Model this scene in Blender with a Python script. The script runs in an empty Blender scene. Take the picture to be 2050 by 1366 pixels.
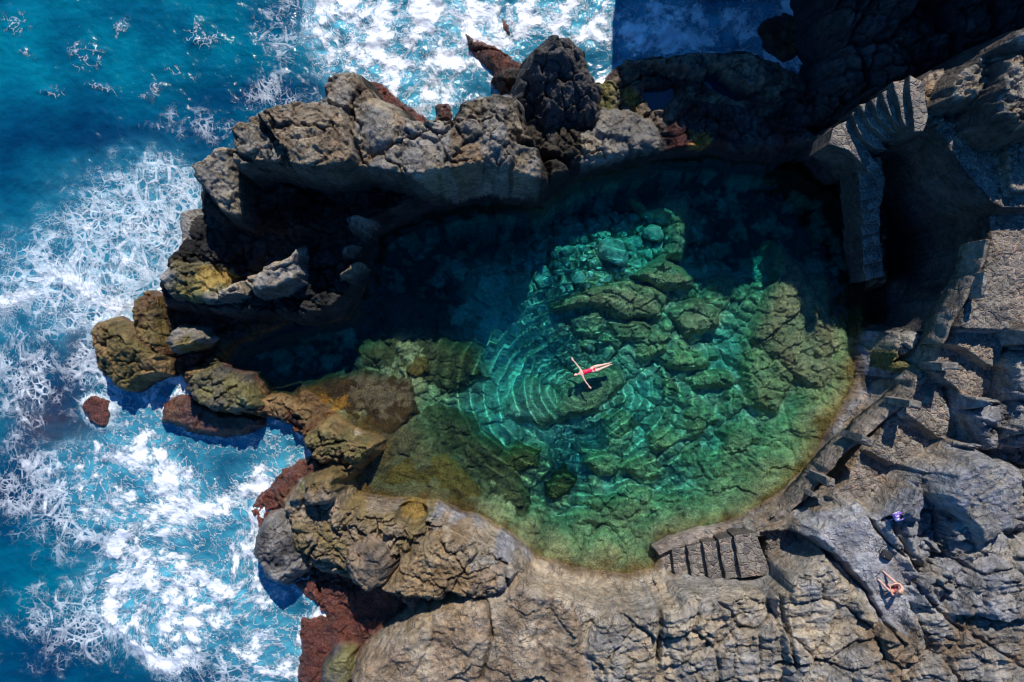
import bpy, bmesh, math, random
import numpy as np
from mathutils import Vector, Matrix
sc = bpy.context.scene
COL = sc.collection
R = math.radians
# ------------------------------------------------------------------ camera, sky, sun, exposure
H = 39.0                     # drone height above the water
PXM = 41.0                   # photo pixels per metre on the water
cam = bpy.data.cameras.new('camera'); camo = bpy.data.objects.new('camera', cam); COL.objects.link(camo)
camo.location = (0, 0, H); camo.rotation_euler = (0, 0, 0)
cam.sensor_width = 36.0; cam.lens = 36.0 * H / (2050 / PXM); cam.clip_end = 2000
sc.camera = camo
SUN_EL, SX, SY = 45.0, 0.17, 1.0          # sun stands to the north, a touch east
sn = math.hypot(SX, SY); SXn, SYn = SX / sn, SY / sn
w = bpy.data.worlds.new('World'); sc.world = w; w.use_nodes = True
sky = w.node_tree.nodes.new('ShaderNodeTexSky'); sky.sky_type = 'NISHITA'; sky.sun_disc = False
sky.sun_elevation = R(SUN_EL); sky.sun_rotation = math.atan2(SXn, SYn)
sky.altitude = 0; sky.air_density = 1.0; sky.dust_density = 0.0; sky.ozone_density = 10.0
tn = w.node_tree.nodes.new('ShaderNodeMix'); tn.data_type = 'RGBA'; tn.blend_type = 'MULTIPLY'; tn.inputs[0].default_value = 1.0
tn.inputs[7].default_value = (0.36, 1.0, 1.35, 1)       # added blue tint on the sky, turns shaded rock and foam navy
w.node_tree.links.new(sky.outputs[0], tn.inputs[6]); w.node_tree.links.new(tn.outputs[2], w.node_tree.nodes['Background'].inputs[0])
w.node_tree.nodes['Background'].inputs[1].default_value = 0.095
sl = bpy.data.lights.new('sun', 'SUN'); sl.energy = 4.6; sl.angle = R(0.5); sl.color = (1, 0.95, 0.88)
sl.cycles.is_caustics_light = True
so = bpy.data.objects.new('sun', sl); COL.objects.link(so)
ce, se = math.cos(R(SUN_EL)), math.sin(R(SUN_EL))
so.rotation_euler = Vector((SXn * ce, SYn * ce, se)).to_track_quat('Z', 'Y').to_euler()
so.location = (10, 30, 40)
sc.view_settings.view_transform = 'Standard'; sc.view_settings.look = 'None'
sc.view_settings.exposure = 0.2; sc.view_settings.gamma = 1.0
sc.render.engine = 'CYCLES'
sc.cycles.use_denoising = True
sc.cycles.use_adaptive_sampling = True; sc.cycles.adaptive_threshold = 0.025; sc.cycles.adaptive_min_samples = 16; sc.cycles.time_limit = 700
sc.cycles.max_bounces = 8; sc.cycles.sample_clamp_indirect = 4.0
sc.cycles.caustics_refractive = True; sc.cycles.caustics_reflective = False
sc.cycles.blur_glossy = 0.5; sc.cycles.pixel_filter_type = 'BLACKMAN_HARRIS'; sc.cycles.filter_width = 1.15

# ------------------------------------------------------------------ helpers
def W(px, py, z=0.0):
    """photo pixel on the level z -> world x, y (below water the level is raised by refraction)"""
    za = z / 1.33 if z < 0 else z
    k = (H - za) / H / PXM
    return ((px - 1025) * k, (683 - py) * k)

def tag(o, label=None, cat=None, group=None, kind=None):
    if label: o['label'] = label
    if cat: o['category'] = cat
    if group: o['group'] = group
    if kind: o['kind'] = kind
    return o

def empty(name, loc=(0, 0, 0), rz=0):
    o = bpy.data.objects.new(name, None); COL.objects.link(o); o.location = loc; o.rotation_euler.z = rz
    return o

def mesh_obj(name, verts, faces, mat, parent=None, smooth=True):
    me = bpy.data.meshes.new(name)
    me.from_pydata([tuple(v) for v in verts], [], [tuple(f) for f in faces])
    if smooth: me.polygons.foreach_set('use_smooth', [True] * len(me.polygons))
    me.update()
    if mat: me.materials.append(mat)
    o = bpy.data.objects.new(name, me); COL.objects.link(o)
    if parent: o.parent = parent
    return o

def grid_obj(name, X, Y, Z, mask, mat, attrs, smooth=True, parent=None):
    """heightfield mesh of the cells whose four corners are in mask"""
    cell = mask[:-1, :-1] & mask[:-1, 1:] & mask[1:, 1:] & mask[1:, :-1]
    n0, n1 = X.shape
    idx = np.arange(n0 * n1).reshape(n0, n1)
    q = np.stack([idx[:-1, :-1][cell], idx[:-1, 1:][cell], idx[1:, 1:][cell], idx[1:, :-1][cell]], -1)
    used = np.unique(q); remap = np.full(n0 * n1, -1, np.int64); remap[used] = np.arange(len(used))
    q = remap[q]
    V = np.stack([X.ravel()[used], Y.ravel()[used], Z.ravel()[used]], 1).astype(np.float32)
    me = bpy.data.meshes.new(name)
    me.vertices.add(len(V)); me.vertices.foreach_set('co', V.ravel())
    me.loops.add(q.size); me.loops.foreach_set('vertex_index', q.ravel().astype(np.int32))
    me.polygons.add(len(q)); me.polygons.foreach_set('loop_start', np.arange(0, q.size, 4, dtype=np.int32))
    me.polygons.foreach_set('use_smooth', np.full(len(q), smooth, bool))
    me.update(calc_edges=True); me.validate()
    for k, a in attrs.items():
        if a.ndim == 3:
            at = me.color_attributes.new(k, 'FLOAT_COLOR', 'POINT')
            c = np.ones((len(used), 4), np.float32); c[:, :3] = a.reshape(-1, a.shape[2])[used][:, :3]
            at.data.foreach_set('color', c.ravel())
        else:
            at = me.attributes.new(k, 'FLOAT', 'POINT')
            at.data.foreach_set('value', a.ravel()[used].astype(np.float32))
    me.materials.append(mat)
    o = bpy.data.objects.new(name, me); COL.objects.link(o)
    if parent: o.parent = parent
    return o

# ---- numpy noise
def hsh(ix, iy, s):
    h = (ix.astype(np.int64) * 374761393 + iy.astype(np.int64) * 668265263 + s * 974634777) & 0xFFFFFFFF
    h = ((h ^ (h >> 13)) * 1274126177) & 0xFFFFFFFF
    h = (h ^ (h >> 16)) & 0xFFFFFFFF
    return h.astype(np.float64) / 4294967295.0

def perlin(x, y, s=0):
    ix = np.floor(x); iy = np.floor(y); fx = x - ix; fy = y - iy
    u = fx * fx * fx * (fx * (fx * 6 - 15) + 10); v = fy * fy * fy * (fy * (fy * 6 - 15) + 10)
    def g(a, b):
        t = hsh(ix + a, iy + b, s) * 2 * np.pi
        return np.cos(t) * (fx - a) + np.sin(t) * (fy - b)
    return ((g(0, 0) * (1 - u) + g(1, 0) * u) * (1 - v) + (g(0, 1) * (1 - u) + g(1, 1) * u) * v) * 1.5

def fbm(x, y, s=0, o=4, g=0.5):
    a = 1.0; t = 0; n = 0
    for i in range(o):
        t = t + a * perlin(x * 2 ** i + i * 17.3, y * 2 ** i - i * 9.1, s + i); n += a; a *= g
    return t / n

def ridged(x, y, s=0, o=4, g=0.5):
    a = 1.0; t = 0; n = 0
    for i in range(o):
        t = t + a * (1 - 2 * np.abs(perlin(x * 2 ** i + i * 7.7, y * 2 ** i + i * 3.3, s + i))); n += a; a *= g
    return t / n

def voro(x, y, s=0, jit=0.9):
    """F1, F2, cell randoms, offset to centre"""
    ix = np.floor(x); iy = np.floor(y)
    f1 = np.full(x.shape, 9.0); f2 = np.full(x.shape, 9.0)
    r1 = np.zeros(x.shape); r2 = np.zeros(x.shape); dx1 = np.zeros(x.shape); dy1 = np.zeros(x.shape)
    for a in (-1, 0, 1):
        for b in (-1, 0, 1):
            cx = ix + a; cy = iy + b
            px = cx + 0.5 + jit * (hsh(cx, cy, s) - 0.5); py = cy + 0.5 + jit * (hsh(cx, cy, s + 1) - 0.5)
            dx = x - px; dy = y - py; d = np.sqrt(dx * dx + dy * dy)
            m = d < f1
            f2 = np.where(m, f1, np.minimum(f2, d))
            f1 = np.where(m, d, f1)
            r1 = np.where(m, hsh(cx, cy, s + 2), r1); r2 = np.where(m, hsh(cx, cy, s + 3), r2)
            dx1 = np.where(m, dx, dx1); dy1 = np.where(m, dy, dy1)
    return f1, f2, r1, r2, dx1, dy1

def facets(x, y, sc_, s, tilt=1.0):
    """blocks with flat tilted tops: (height, joint gap 0..1)"""
    f1, f2, r1, r2, dx, dy = voro(x / sc_, y / sc_, s)
    h = (r1 - 0.5) * 0.55 + tilt * ((hsh(np.floor(r1 * 9999), np.floor(r2 * 9999), 5) - 0.5) * dx + (r2 - 0.5) * dy)
    gap = np.clip((f2 - f1) / 0.12, 0, 1)
    return h * sc_, gap

def cobble(x, y, sc_, s):
    f1, f2, r1, r2, dx, dy = voro(x / sc_, y / sc_, s, 0.95)
    e = np.clip((f2 - f1) / 0.5, 0, 1)
    return np.sqrt(np.clip(1 - (1 - e) ** 2, 0, 1)) * (0.45 + 0.55 * r1) * sc_ * 0.5

def sstep(a, b, x):
    t = np.clip((x - a) / (b - a), 0, 1); return t * t * (3 - 2 * t)

def blur_(a, n=3):
    for _ in range(n): a = (a + np.roll(a, 1, 0) + np.roll(a, -1, 0) + np.roll(a, 1, 1) + np.roll(a, -1, 1)) / 5
    return a

def poly_sd(P, X, Y):
    """signed distance, positive inside"""
    n = len(P); d = np.full(X.shape, 1e9); ins = np.zeros(X.shape, bool)
    for i in range(n):
        x0, y0 = P[i]; x1, y1 = P[(i + 1) % n]
        ex, ey = x1 - x0, y1 - y0
        wx, wy = X - x0, Y - y0
        t = np.clip((wx * ex + wy * ey) / (ex * ex + ey * ey + 1e-9), 0, 1)
        d = np.minimum(d, (wx - ex * t) ** 2 + (wy - ey * t) ** 2)
        c = (y0 > Y) != (y1 > Y)
        if ey != 0: ins ^= c & (X < ex * (Y - y0) / ey + x0)
    return np.where(ins, 1, -1) * np.sqrt(d)

def line_d(P, X, Y):
    d = np.full(X.shape, 1e9)
    for (x0, y0), (x1, y1) in zip(P[:-1], P[1:]):
        ex, ey = x1 - x0, y1 - y0
        t = np.clip(((X - x0) * ex + (Y - y0) * ey) / (ex * ex + ey * ey + 1e-9), 0, 1)
        d = np.minimum(d, np.hypot(X - x0 - ex * t, Y - y0 - ey * t))
    return d

# ------------------------------------------------------------------ node helpers
class NT:
    def __init__(s, name):
        s.m = bpy.data.materials.new(name); s.m.use_nodes = True; s.t = s.m.node_tree; s.t.nodes.clear()
        s.out = s.t.nodes.new('ShaderNodeOutputMaterial')
    def n(s, typ, **kw):
        nd = s.t.nodes.new(typ)
        for k, v in kw.items():
            if k.startswith('i_'):
                key = k[2:]; key = int(key) if key.isdigit() else key.replace('_', ' ')
                s.put(nd.inputs[key], v)
            else: setattr(nd, k, v)
        return nd
    def put(s, sock, v):
        if isinstance(v, bpy.types.NodeSocket): s.t.links.new(v, sock)
        elif isinstance(v, bpy.types.Node): s.t.links.new(v.outputs[0], sock)
        else:
            if isinstance(v, (tuple, list)) and len(v) == 3 and sock.type == 'RGBA': v = (*v, 1)
            sock.default_value = v
    def math(s, op, a, b=None, c=None, clamp=False):
        nd = s.t.nodes.new('ShaderNodeMath'); nd.operation = op; nd.use_clamp = clamp
        s.put(nd.inputs[0], a)
        if b is not None: s.put(nd.inputs[1], b)
        if c is not None: s.put(nd.inputs[2], c)
        return nd.outputs[0]
    def mix(s, f, a, b, mode='MIX'):
        nd = s.t.nodes.new('ShaderNodeMix'); nd.data_type = 'RGBA'; nd.blend_type = mode
        s.put(nd.inputs[0], f); s.put(nd.inputs[6], a); s.put(nd.inputs[7], b)
        return nd.outputs[2]
    def ramp(s, f, a, b, interp='SMOOTHSTEP', o0=0.0, o1=1.0):
        nd = s.t.nodes.new('ShaderNodeMapRange'); nd.interpolation_type = interp
        s.put(nd.inputs[0], f); s.put(nd.inputs[1], a); s.put(nd.inputs[2], b)
        s.put(nd.inputs[3], o0); s.put(nd.inputs[4], o1)
        return nd.outputs[0]
    def noise(s, vec, scale, det=4, rough=0.5, **kw):
        nd = s.n('ShaderNodeTexNoise', **kw)
        s.put(nd.inputs['Vector'], vec); s.put(nd.inputs['Scale'], scale)
        nd.inputs['Detail'].default_value = det; nd.inputs['Roughness'].default_value = rough
        return nd
    def vor(s, vec, scale, feature='F1'):
        nd = s.n('ShaderNodeTexVoronoi', feature=feature)
        s.put(nd.inputs['Vector'], vec); s.put(nd.inputs['Scale'], scale)
        return nd
    def attr(s, name):
        return s.n('ShaderNodeAttribute', attribute_name=name)
    def geo(s):
        return s.n('ShaderNodeNewGeometry').outputs['Position']
    def wire(s, shader):
        s.t.links.new(shader.outputs[0], s.out.inputs[0]); return s.m

# ------------------------------------------------------------------ materials
def rock_material():
    k = NT('rock')
    P = k.geo(); col = k.attr('Col').outputs['Color']; wet = k.attr('wet').outputs['Fac']; pav = k.attr('pave').outputs['Fac']
    alg = k.attr('alg').outputs['Fac']
    n1 = k.noise(P, 3.0, 8, 0.62); n2 = k.noise(P, 14.0, 6, 0.65); n3 = k.noise(P, 0.7, 4, 0.5)
    v = k.ramp(n1, 0.3, 0.7, o0=0.66, o1=1.34); v2 = k.ramp(n2, 0.3, 0.7, o0=0.65, o1=1.35)
    gr = k.ramp(k.noise(P, 0.45, 4, 0.55), 0.38, 0.62, o0=0.25, o1=1.0)
    v2 = k.math('ADD', 1.0, k.math('MULTIPLY', k.math('SUBTRACT', v2, 1.0), gr))
    v3 = k.ramp(n3, 0.35, 0.65, o0=0.78, o1=1.22)
    vv = k.math('MULTIPLY', k.math('MULTIPLY', v, v2), v3)
    c = k.mix(1.0, col, k.n('ShaderNodeCombineColor', i_0=vv, i_1=vv, i_2=vv), 'MULTIPLY')
    # lichen / salt tints that come and go over the rock
    hue = k.noise(P, 1.6, 5, 0.6, noise_dimensions='3D')
    c = k.mix(k.ramp(hue, 0.52, 0.68, o0=0.0, o1=0.35), c, k.mix(1.0, c, (1.25, 1.0, 0.72), 'MULTIPLY'))
    c = k.mix(k.ramp(hue, 0.46, 0.32, o0=0.0, o1=0.35), c, k.mix(1.0, c, (0.82, 0.95, 1.2), 'MULTIPLY'))
    # fine cracks
    wv = k.n('ShaderNodeVectorMath', operation='ADD')
    k.put(wv.inputs[0], P)
    sc_ = k.n('ShaderNodeVectorMath', operation='SCALE'); k.put(sc_.inputs[0], k.noise(P, 1.5, 4, 0.6).outputs['Color']); sc_.inputs['Scale'].default_value = 0.9
    k.put(wv.inputs[1], sc_)
    ck = k.vor(wv, 1.1, 'DISTANCE_TO_EDGE').outputs['Distance']
    sepP = k.n('ShaderNodeSeparateXYZ'); k.put(sepP.inputs[0], P)
    ckm = k.math('MULTIPLY', k.ramp(ck, 0.0, 0.028, o0=1, o1=0), k.ramp(k.noise(P, 0.9, 2), 0.45, 0.6))
    ckm = k.math('MULTIPLY', ckm, k.ramp(sepP.outputs[2], -0.1, 0.1))
    c = k.mix(k.math('MULTIPLY', ckm, 0.65), c, (0.02, 0.018, 0.016))
    # filamentous algae: fine speckle
    sp = k.noise(P, 26.0, 3, 0.7); sp2 = k.noise(P, 6.0, 4, 0.6)
    ac = k.mix(k.ramp(sp, 0.42, 0.62), (0.45, 0.45, 0.4), (2.0, 1.9, 1.35))
    c = k.mix(k.math('MULTIPLY', alg, 0.85), c, k.mix(1.0, c, ac, 'MULTIPLY'))
    # crazy paving set in pinkish mortar
    wp = k.n('ShaderNodeVectorMath', operation='ADD'); k.put(wp.inputs[0], P)
    s2 = k.n('ShaderNodeVectorMath', operation='SCALE'); k.put(s2.inputs[0], k.noise(P, 2.2, 3).outputs['Color']); s2.inputs['Scale'].default_value = 0.35
    k.put(wp.inputs[1], s2)
    vp = k.vor(wp, 2.9, 'DISTANCE_TO_EDGE').outputs['Distance']; vc = k.vor(wp, 2.9, 'F1').outputs['Color']
    sep = k.n('ShaderNodeSeparateColor'); k.put(sep.inputs[0], vc)
    stone = k.mix(sep.outputs[0], (0.12, 0.11, 0.105), (0.30, 0.265, 0.22))
    stone = k.mix(1.0, stone, k.n('ShaderNodeCombineColor', i_0=v2, i_1=v2, i_2=v2), 'MULTIPLY')
    mort = k.mix(k.ramp(n3, 0.42, 0.6), (0.20, 0.17, 0.14), (0.42, 0.30, 0.23))
    jm = k.ramp(k.math('ADD', vp, k.math('MULTIPLY', k.math('SUBTRACT', n2.outputs[0], 0.5), 0.10)), 0.03, 0.07)
    pc = k.mix(jm, mort, stone)
    sn = k.n('ShaderNodeSeparateXYZ'); k.put(sn.inputs[0], k.n('ShaderNodeNewGeometry').outputs['True Normal'])
    pav = k.math('MULTIPLY', pav, k.ramp(sn.outputs[2], 0.45, 0.75))
    c = k.mix(pav, c, pc)
    c = k.mix(k.math('MULTIPLY', wet, 0.25), c, k.mix(1.0, c, (0.55, 0.5, 0.48), 'MULTIPLY'))
    # bump
    b = k.math('ADD', k.math('MULTIPLY', n1, 0.20), k.math('MULTIPLY', k.math('MULTIPLY', n2, gr), 0.07))
    ch = k.vor(wv, 3.2, 'F1').outputs['Distance']; ch2 = k.vor(wv, 8.0, 'F1').outputs['Distance']
    b = k.math('ADD', b, k.math('MULTIPLY', ch, 0.10)); b = k.math('ADD', b, k.math('MULTIPLY', ch2, 0.04))
    b = k.math('SUBTRACT', b, k.math('MULTIPLY', ckm, 0.05))
    pb = k.math('MULTIPLY', k.math('MULTIPLY', k.ramp(vp, 0.0, 0.12), pav), 0.06)
    b = k.math('ADD', b, pb)
    b = k.math('ADD', b, k.math('MULTIPLY', k.math('MULTIPLY', sp, alg), 0.05))
    bump = k.n('ShaderNodeBump', i_Strength=0.9, i_Distance=1.0); k.put(bump.inputs['Height'], b)
    ro = k.ramp(wet, 0, 1, 'LINEAR', 0.9, 0.28)
    ro = k.math('ADD', ro, k.math('MULTIPLY', k.math('SUBTRACT', n2.outputs[0], 0.5), 0.3), clamp=True)
    bs = k.n('ShaderNodeBsdfPrincipled', i_Base_Color=c, i_Roughness=ro, i_Normal=bump)
    k.put(bs.inputs['Specular IOR Level'], k.ramp(wet, 0, 1, 'LINEAR', 0.15, 0.6))
    return k.wire(bs)

def sea_material():
    k = NT('sea_water')
    P = k.geo(); F = k.attr('foam').outputs['Fac']; M = k.attr('milk').outputs['Fac']; base = k.attr('Col').outputs['Color']
    L = k.attr('lace').outputs['Fac']; fl = k.attr('Flow').outputs['Color']
    def warp(v, nsc, amt, det=4):
        nz = k.noise(v, nsc, det, 0.55).outputs['Color']
        s1 = k.n('ShaderNodeVectorMath', operation='SUBTRACT'); k.put(s1.inputs[0], nz); s1.inputs[1].default_value = (.5, .5, .5)
        s2 = k.n('ShaderNodeVectorMath', operation='SCALE'); k.put(s2.inputs[0], s1); s2.inputs['Scale'].default_value = amt
        a = k.n('ShaderNodeVectorMath', operation='ADD'); k.put(a.inputs[0], v); k.put(a.inputs[1], s2)
        return a.outputs[0]
    fw = warp(warp(fl, 0.5, 0.6, 1), 1.5, 0.13, 2)
    fw2 = warp(fw, 5.0, 0.05, 3)
    # lace: rounded holes of several sizes in a sheet of foam
    nz = k.noise(fw, 1.1, 6, 0.6).outputs[0]; nf = k.noise(fw2, 6.0, 6, 0.65).outputs[0]
    Fn = k.math('ADD', F, k.math('MULTIPLY', k.math('SUBTRACT', nz, 0.5), 1.3))
    def web(vec, scale, w0, w1):
        d = k.vor(vec, scale, 'DISTANCE_TO_EDGE').outputs['Distance']
        wd = k.ramp(Fn, 0.15, 1.05, 'LINEAR', w0, w1)
        return k.ramp(d, k.math('MULTIPLY', wd, 0.45), wd, o0=1, o1=0)
    w1 = web(fw, 1.15, 0.03, 0.30); w2 = web(fw2, 2.4, 0.04, 0.38); w3 = web(fw2, 5.0, 0.05, 0.40)
    pm = k.ramp(k.noise(fl, 0.30, 3, 0.6).outputs[0], 0.42, 0.56)
    lace = k.math('MAXIMUM', k.math('MULTIPLY', w1, k.ramp(pm, 0, 1, 'LINEAR', 1.0, 0.45)), k.math('MULTIPLY', w2, k.ramp(pm, 0, 1, 'LINEAR', 0.25, 1.0)))
    lace = k.math('MAXIMUM', lace, k.math('MULTIPLY', k.math('MULTIPLY', w3, 0.85), k.ramp(k.noise(fw, 0.9, 3).outputs[0], 0.42, 0.56)))
    # presence of lace from density, broken up
    pres = k.ramp(Fn, 0.10, 0.42)
    lace = k.math('MULTIPLY', lace, pres)
    lace = k.math('MULTIPLY', lace, k.ramp(nf, 0.30, 0.52, o0=0.55, o1=1.0))
    # churned foam: filaments and clots
    cl = k.noise(fw, 0.85, 9, 0.62).outputs[0]; cl2 = k.noise(fw2, 2.6, 7, 0.65).outputs[0]
    clot = k.math('ADD', k.math('MULTIPLY', k.math('SUBTRACT', cl, 0.5), 1.9), k.math('MULTIPLY', cl2, 0.65)); clot = k.math('ADD', clot, k.math('MULTIPLY', k.math('SUBTRACT', k.noise(fw2, 9.0, 4, 0.7).outputs[0], 0.5), 0.55)); clot = k.math('ADD', clot, 0.45)
    clot = k.ramp(clot, k.ramp(F, 0.1, 1.0, 'LINEAR', 1.12, 0.52), k.ramp(F, 0.1, 1.0, 'LINEAR', 1.30, 0.80))
    rd = k.math('ABSOLUTE', k.math('SUBTRACT', k.noise(fw, 1.5, 5, 0.6).outputs[0], 0.5))
    fil = k.math('MULTIPLY', k.ramp(rd, 0.0, k.ramp(F, 0.1, 1.0, 'LINEAR', 0.006, 0.045), o0=1, o1=0), k.ramp(nf, 0.3, 0.6, o0=0.3, o1=1))
    churn = k.math('MAXIMUM', k.math('MULTIPLY', fil, 0.85), clot)
    churn = k.math('MULTIPLY', churn, k.ramp(F, 0.10, 0.35))
    foam = k.mix(L, churn, lace)
    sepf = k.n('ShaderNodeSeparateColor'); k.put(sepf.inputs[0], foam)
    fm = k.math('MAXIMUM', sepf.outputs[0], k.math('MULTIPLY', k.math('MULTIPLY', lace, 0.55), L), clamp=True)
    # tiny flecks on open water
    fk = k.vor(warp(P, 3, 0.4), 5.5, 'F1').outputs['Distance']
    fkm = k.math('MULTIPLY', k.ramp(fk, 0.09, 0.04), k.ramp(k.noise(fl, 0.9, 4, 0.6).outputs[0], 0.56, 0.66))
    fm = k.math('MAXIMUM', fm, k.math('MULTIPLY', fkm, k.attr('fleck').outputs['Fac']), clamp=True)
    # water body
    dn = k.noise(fl, 0.35, 4, 0.55).outputs[0]
    wc = k.mix(1.0, base, k.mix(k.ramp(dn, 0.35, 0.65), (0.62, 0.72, 0.8), (1.35, 1.25, 1.15)), 'MULTIPLY')
    milk = k.math('MULTIPLY', M, k.ramp(nz, 0.25, 0.7, o0=0.35, o1=1.1), clamp=True)
    wc = k.mix(milk, wc, (0.10, 0.46, 0.58))
    fc = k.mix(k.ramp(nf, 0.3, 0.7), (0.74, 0.80, 0.84), (0.95, 0.95, 0.95))
    c = k.mix(fm, wc, fc)
    hh = k.math('ADD', k.math('MULTIPLY', fm, 0.03), k.math('MULTIPLY', k.noise(P, 2.2, 5, 0.55).outputs[0], 0.12))
    hh = k.math('ADD', hh, k.math('MULTIPLY', k.math('MULTIPLY', nf, fm), 0.10))
    bump = k.n('ShaderNodeBump', i_Strength=0.8, i_Distance=1.0); k.put(bump.inputs['Height'], hh)
    ro = k.ramp(fm, 0, 0.5, 'LINEAR', 0.12, 0.75)
    bs = k.n('ShaderNodeBsdfPrincipled', i_Base_Color=c, i_Roughness=ro, i_Normal=bump)
    k.put(bs.inputs['Specular IOR Level'], 0.4)
    return k.wire(bs)

def pool_water_material():
    k = NT('pool_water')
    t = k.attr('Tint').outputs['Color']
    g = k.n('ShaderNodeBsdfGlass', i_Color=t, i_Roughness=0.0, i_IOR=1.33)
    return k.wire(g)

def simple(name, col, rough=0.6, nscale=8.0, amp=0.25, bump=0.01, spec=0.4, sss=0):
    k = NT(name); P = k.n('ShaderNodeTexCoord').outputs['Object']
    nz = k.noise(P, nscale, 5, 0.6)
    v = k.ramp(nz, 0.3, 0.7, o0=1 - amp, o1=1 + amp)
    c = k.mix(1.0, col, k.n('ShaderNodeCombineColor', i_0=v, i_1=v, i_2=v), 'MULTIPLY')
    bp = k.n('ShaderNodeBump', i_Strength=0.6, i_Distance=bump); k.put(bp.inputs['Height'], nz)
    bs = k.n('ShaderNodeBsdfPrincipled', i_Base_Color=c, i_Roughness=rough, i_Normal=bp)
    k.put(bs.inputs['Specular IOR Level'], spec)
    return k.wire(bs)

ROCK = rock_material(); SEA = sea_material(); POOLW = pool_water_material()
# ------------------------------------------------------------------ palette (albedo)
C = dict(slab=(.33, .32, .31), shade_basalt=(.035, .032, .033), tan=(.33, .27, .19), gray=(.25, .23, .20), cool=(.215, .212, .22), dark=(.07, .065, .062), olive=(.15, .115, .035),  # includes a near-black basalt tone, deepened for rock that stands in shade
         moss=(.15, .135, .05), brown=(.115, .052, .02), red=(.125, .036, .024), ochre=(.24, .155, .065), weed=(.075, .045, .017), moss2=(.115, .10, .05), orange=(.50, .24, .04), sand=(.33, .27, .195),
         yell=(.42, .27, .06), sub=(.40, .38, .22), subg=(.56, .58, .46), maroon=(.07, .022, .018), warm=(.24, .175, .115))
# ------------------------------------------------------------------ land form
GS = 0.05
xs = np.arange(-29, 29.001, GS); ys = np.arange(-20, 25.001, GS)
X, Y = np.meshgrid(xs, ys)
WX = 0.22 * fbm(X / 1.3, Y / 1.3, 11, 4) + 0.10 * fbm(X / 0.35, Y / 0.35, 12, 3)
WY = 0.22 * fbm(X / 1.3, Y / 1.3, 21, 4) + 0.10 * fbm(X / 0.35, Y / 0.35, 22, 3)
WX2 = 0.9 * fbm(X / 3.5, Y / 3.5, 31, 3); WY2 = 0.9 * fbm(X / 3.5, Y / 3.5, 41, 3)
Xw, Yw = X + WX, Y + WY

# detail fields
N_lump = ridged(X / 2.3 + WX2, Y / 2.3 + WY2, 50, 4, 0.5)
N_rough = ridged(X / 0.55, Y / 0.55, 60, 3, 0.6)
N_mid = fbm(X / 1.1, Y / 1.1, 70, 4, 0.55)
F_big, G_big = facets(Xw + 0.4 * WX2, Yw + 0.4 * WY2, 1.9, 80, 1.1)
F_sm, G_sm = facets(Xw, Yw, 0.75, 90, 1.3)
F_xs, G_xs = facets(X + 0.5 * WX, Y + 0.5 * WY, 0.34, 95, 1.3)
ca, sa = math.cos(R(-12)), math.sin(R(-12))
N_str = ridged((X * ca - Y * sa) / 3.2 + 0.5 * WX2, (X * sa + Y * ca) / 0.55 + 0.9 * WY2, 100, 4, 0.55)
N_fine = ridged(X / .21, Y / .21, 66, 2, .6)
DET = {
    'rough': 0.16 * N_lump + 0.12 * N_rough + .05 * N_fine + 0.20 * N_mid + 0.22 * F_big + .40 * F_sm + .30 * F_xs - .16 * (1 - G_sm),
    'pit':   0.10 * N_lump + 0.18 * N_rough + 0.15 * N_mid + 0.30 * F_sm + .06 * N_fine + .25 * F_xs - .10 * (1 - G_sm),
    'smooth': 0.10 * N_lump + 0.025 * N_rough + 0.16 * N_mid + .12 * F_big + .06 * F_sm,
    'facet': 0.85 * F_big + 0.8 * F_sm + .35 * F_xs + 0.10 * N_mid + 0.04 * N_rough - 0.45 * (1 - G_big) - .22 * (1 - G_sm),
    'strata': 0.20 * N_str + 0.35 * F_big + 0.12 * N_mid + 0.03 * N_rough + .25 * F_sm + .15 * F_xs - 0.30 * (1 - G_big) - .10 * (1 - G_sm),
    'pave': 0.22 * F_xs - 0.09 * (1 - G_xs) + 0.16 * N_mid + 0.04 * N_rough + .10 * F_sm,
    'flat': 0.04 * N_mid + 0.01 * N_rough,
    'algae': 0.16 * N_mid + 0.07 * N_rough + 0.25 * F_sm + 0.1 * N_lump,
}
Z = np.full(X.shape, -3.0) + 0.3 * N_mid
COLR = np.zeros(X.shape + (3,)); COLR[:] = C['dark']
WET = np.ones(X.shape); PAVE = np.zeros(X.shape); ALG = np.zeros(X.shape)
TYPE_ALG = {'algae': 1.0}
cmix = sstep(-0.25, 0.25, fbm(X / 1.7, Y / 1.7, 200, 4, 0.6))
BOULDERS = []
NETW = np.ones(X.shape); NW = dict(smooth=.35, flat=0.0, strata=.6, pave=0.0)

def unproj(poly, z):
    return [W(px, py, z) for px, py in poly]

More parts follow.
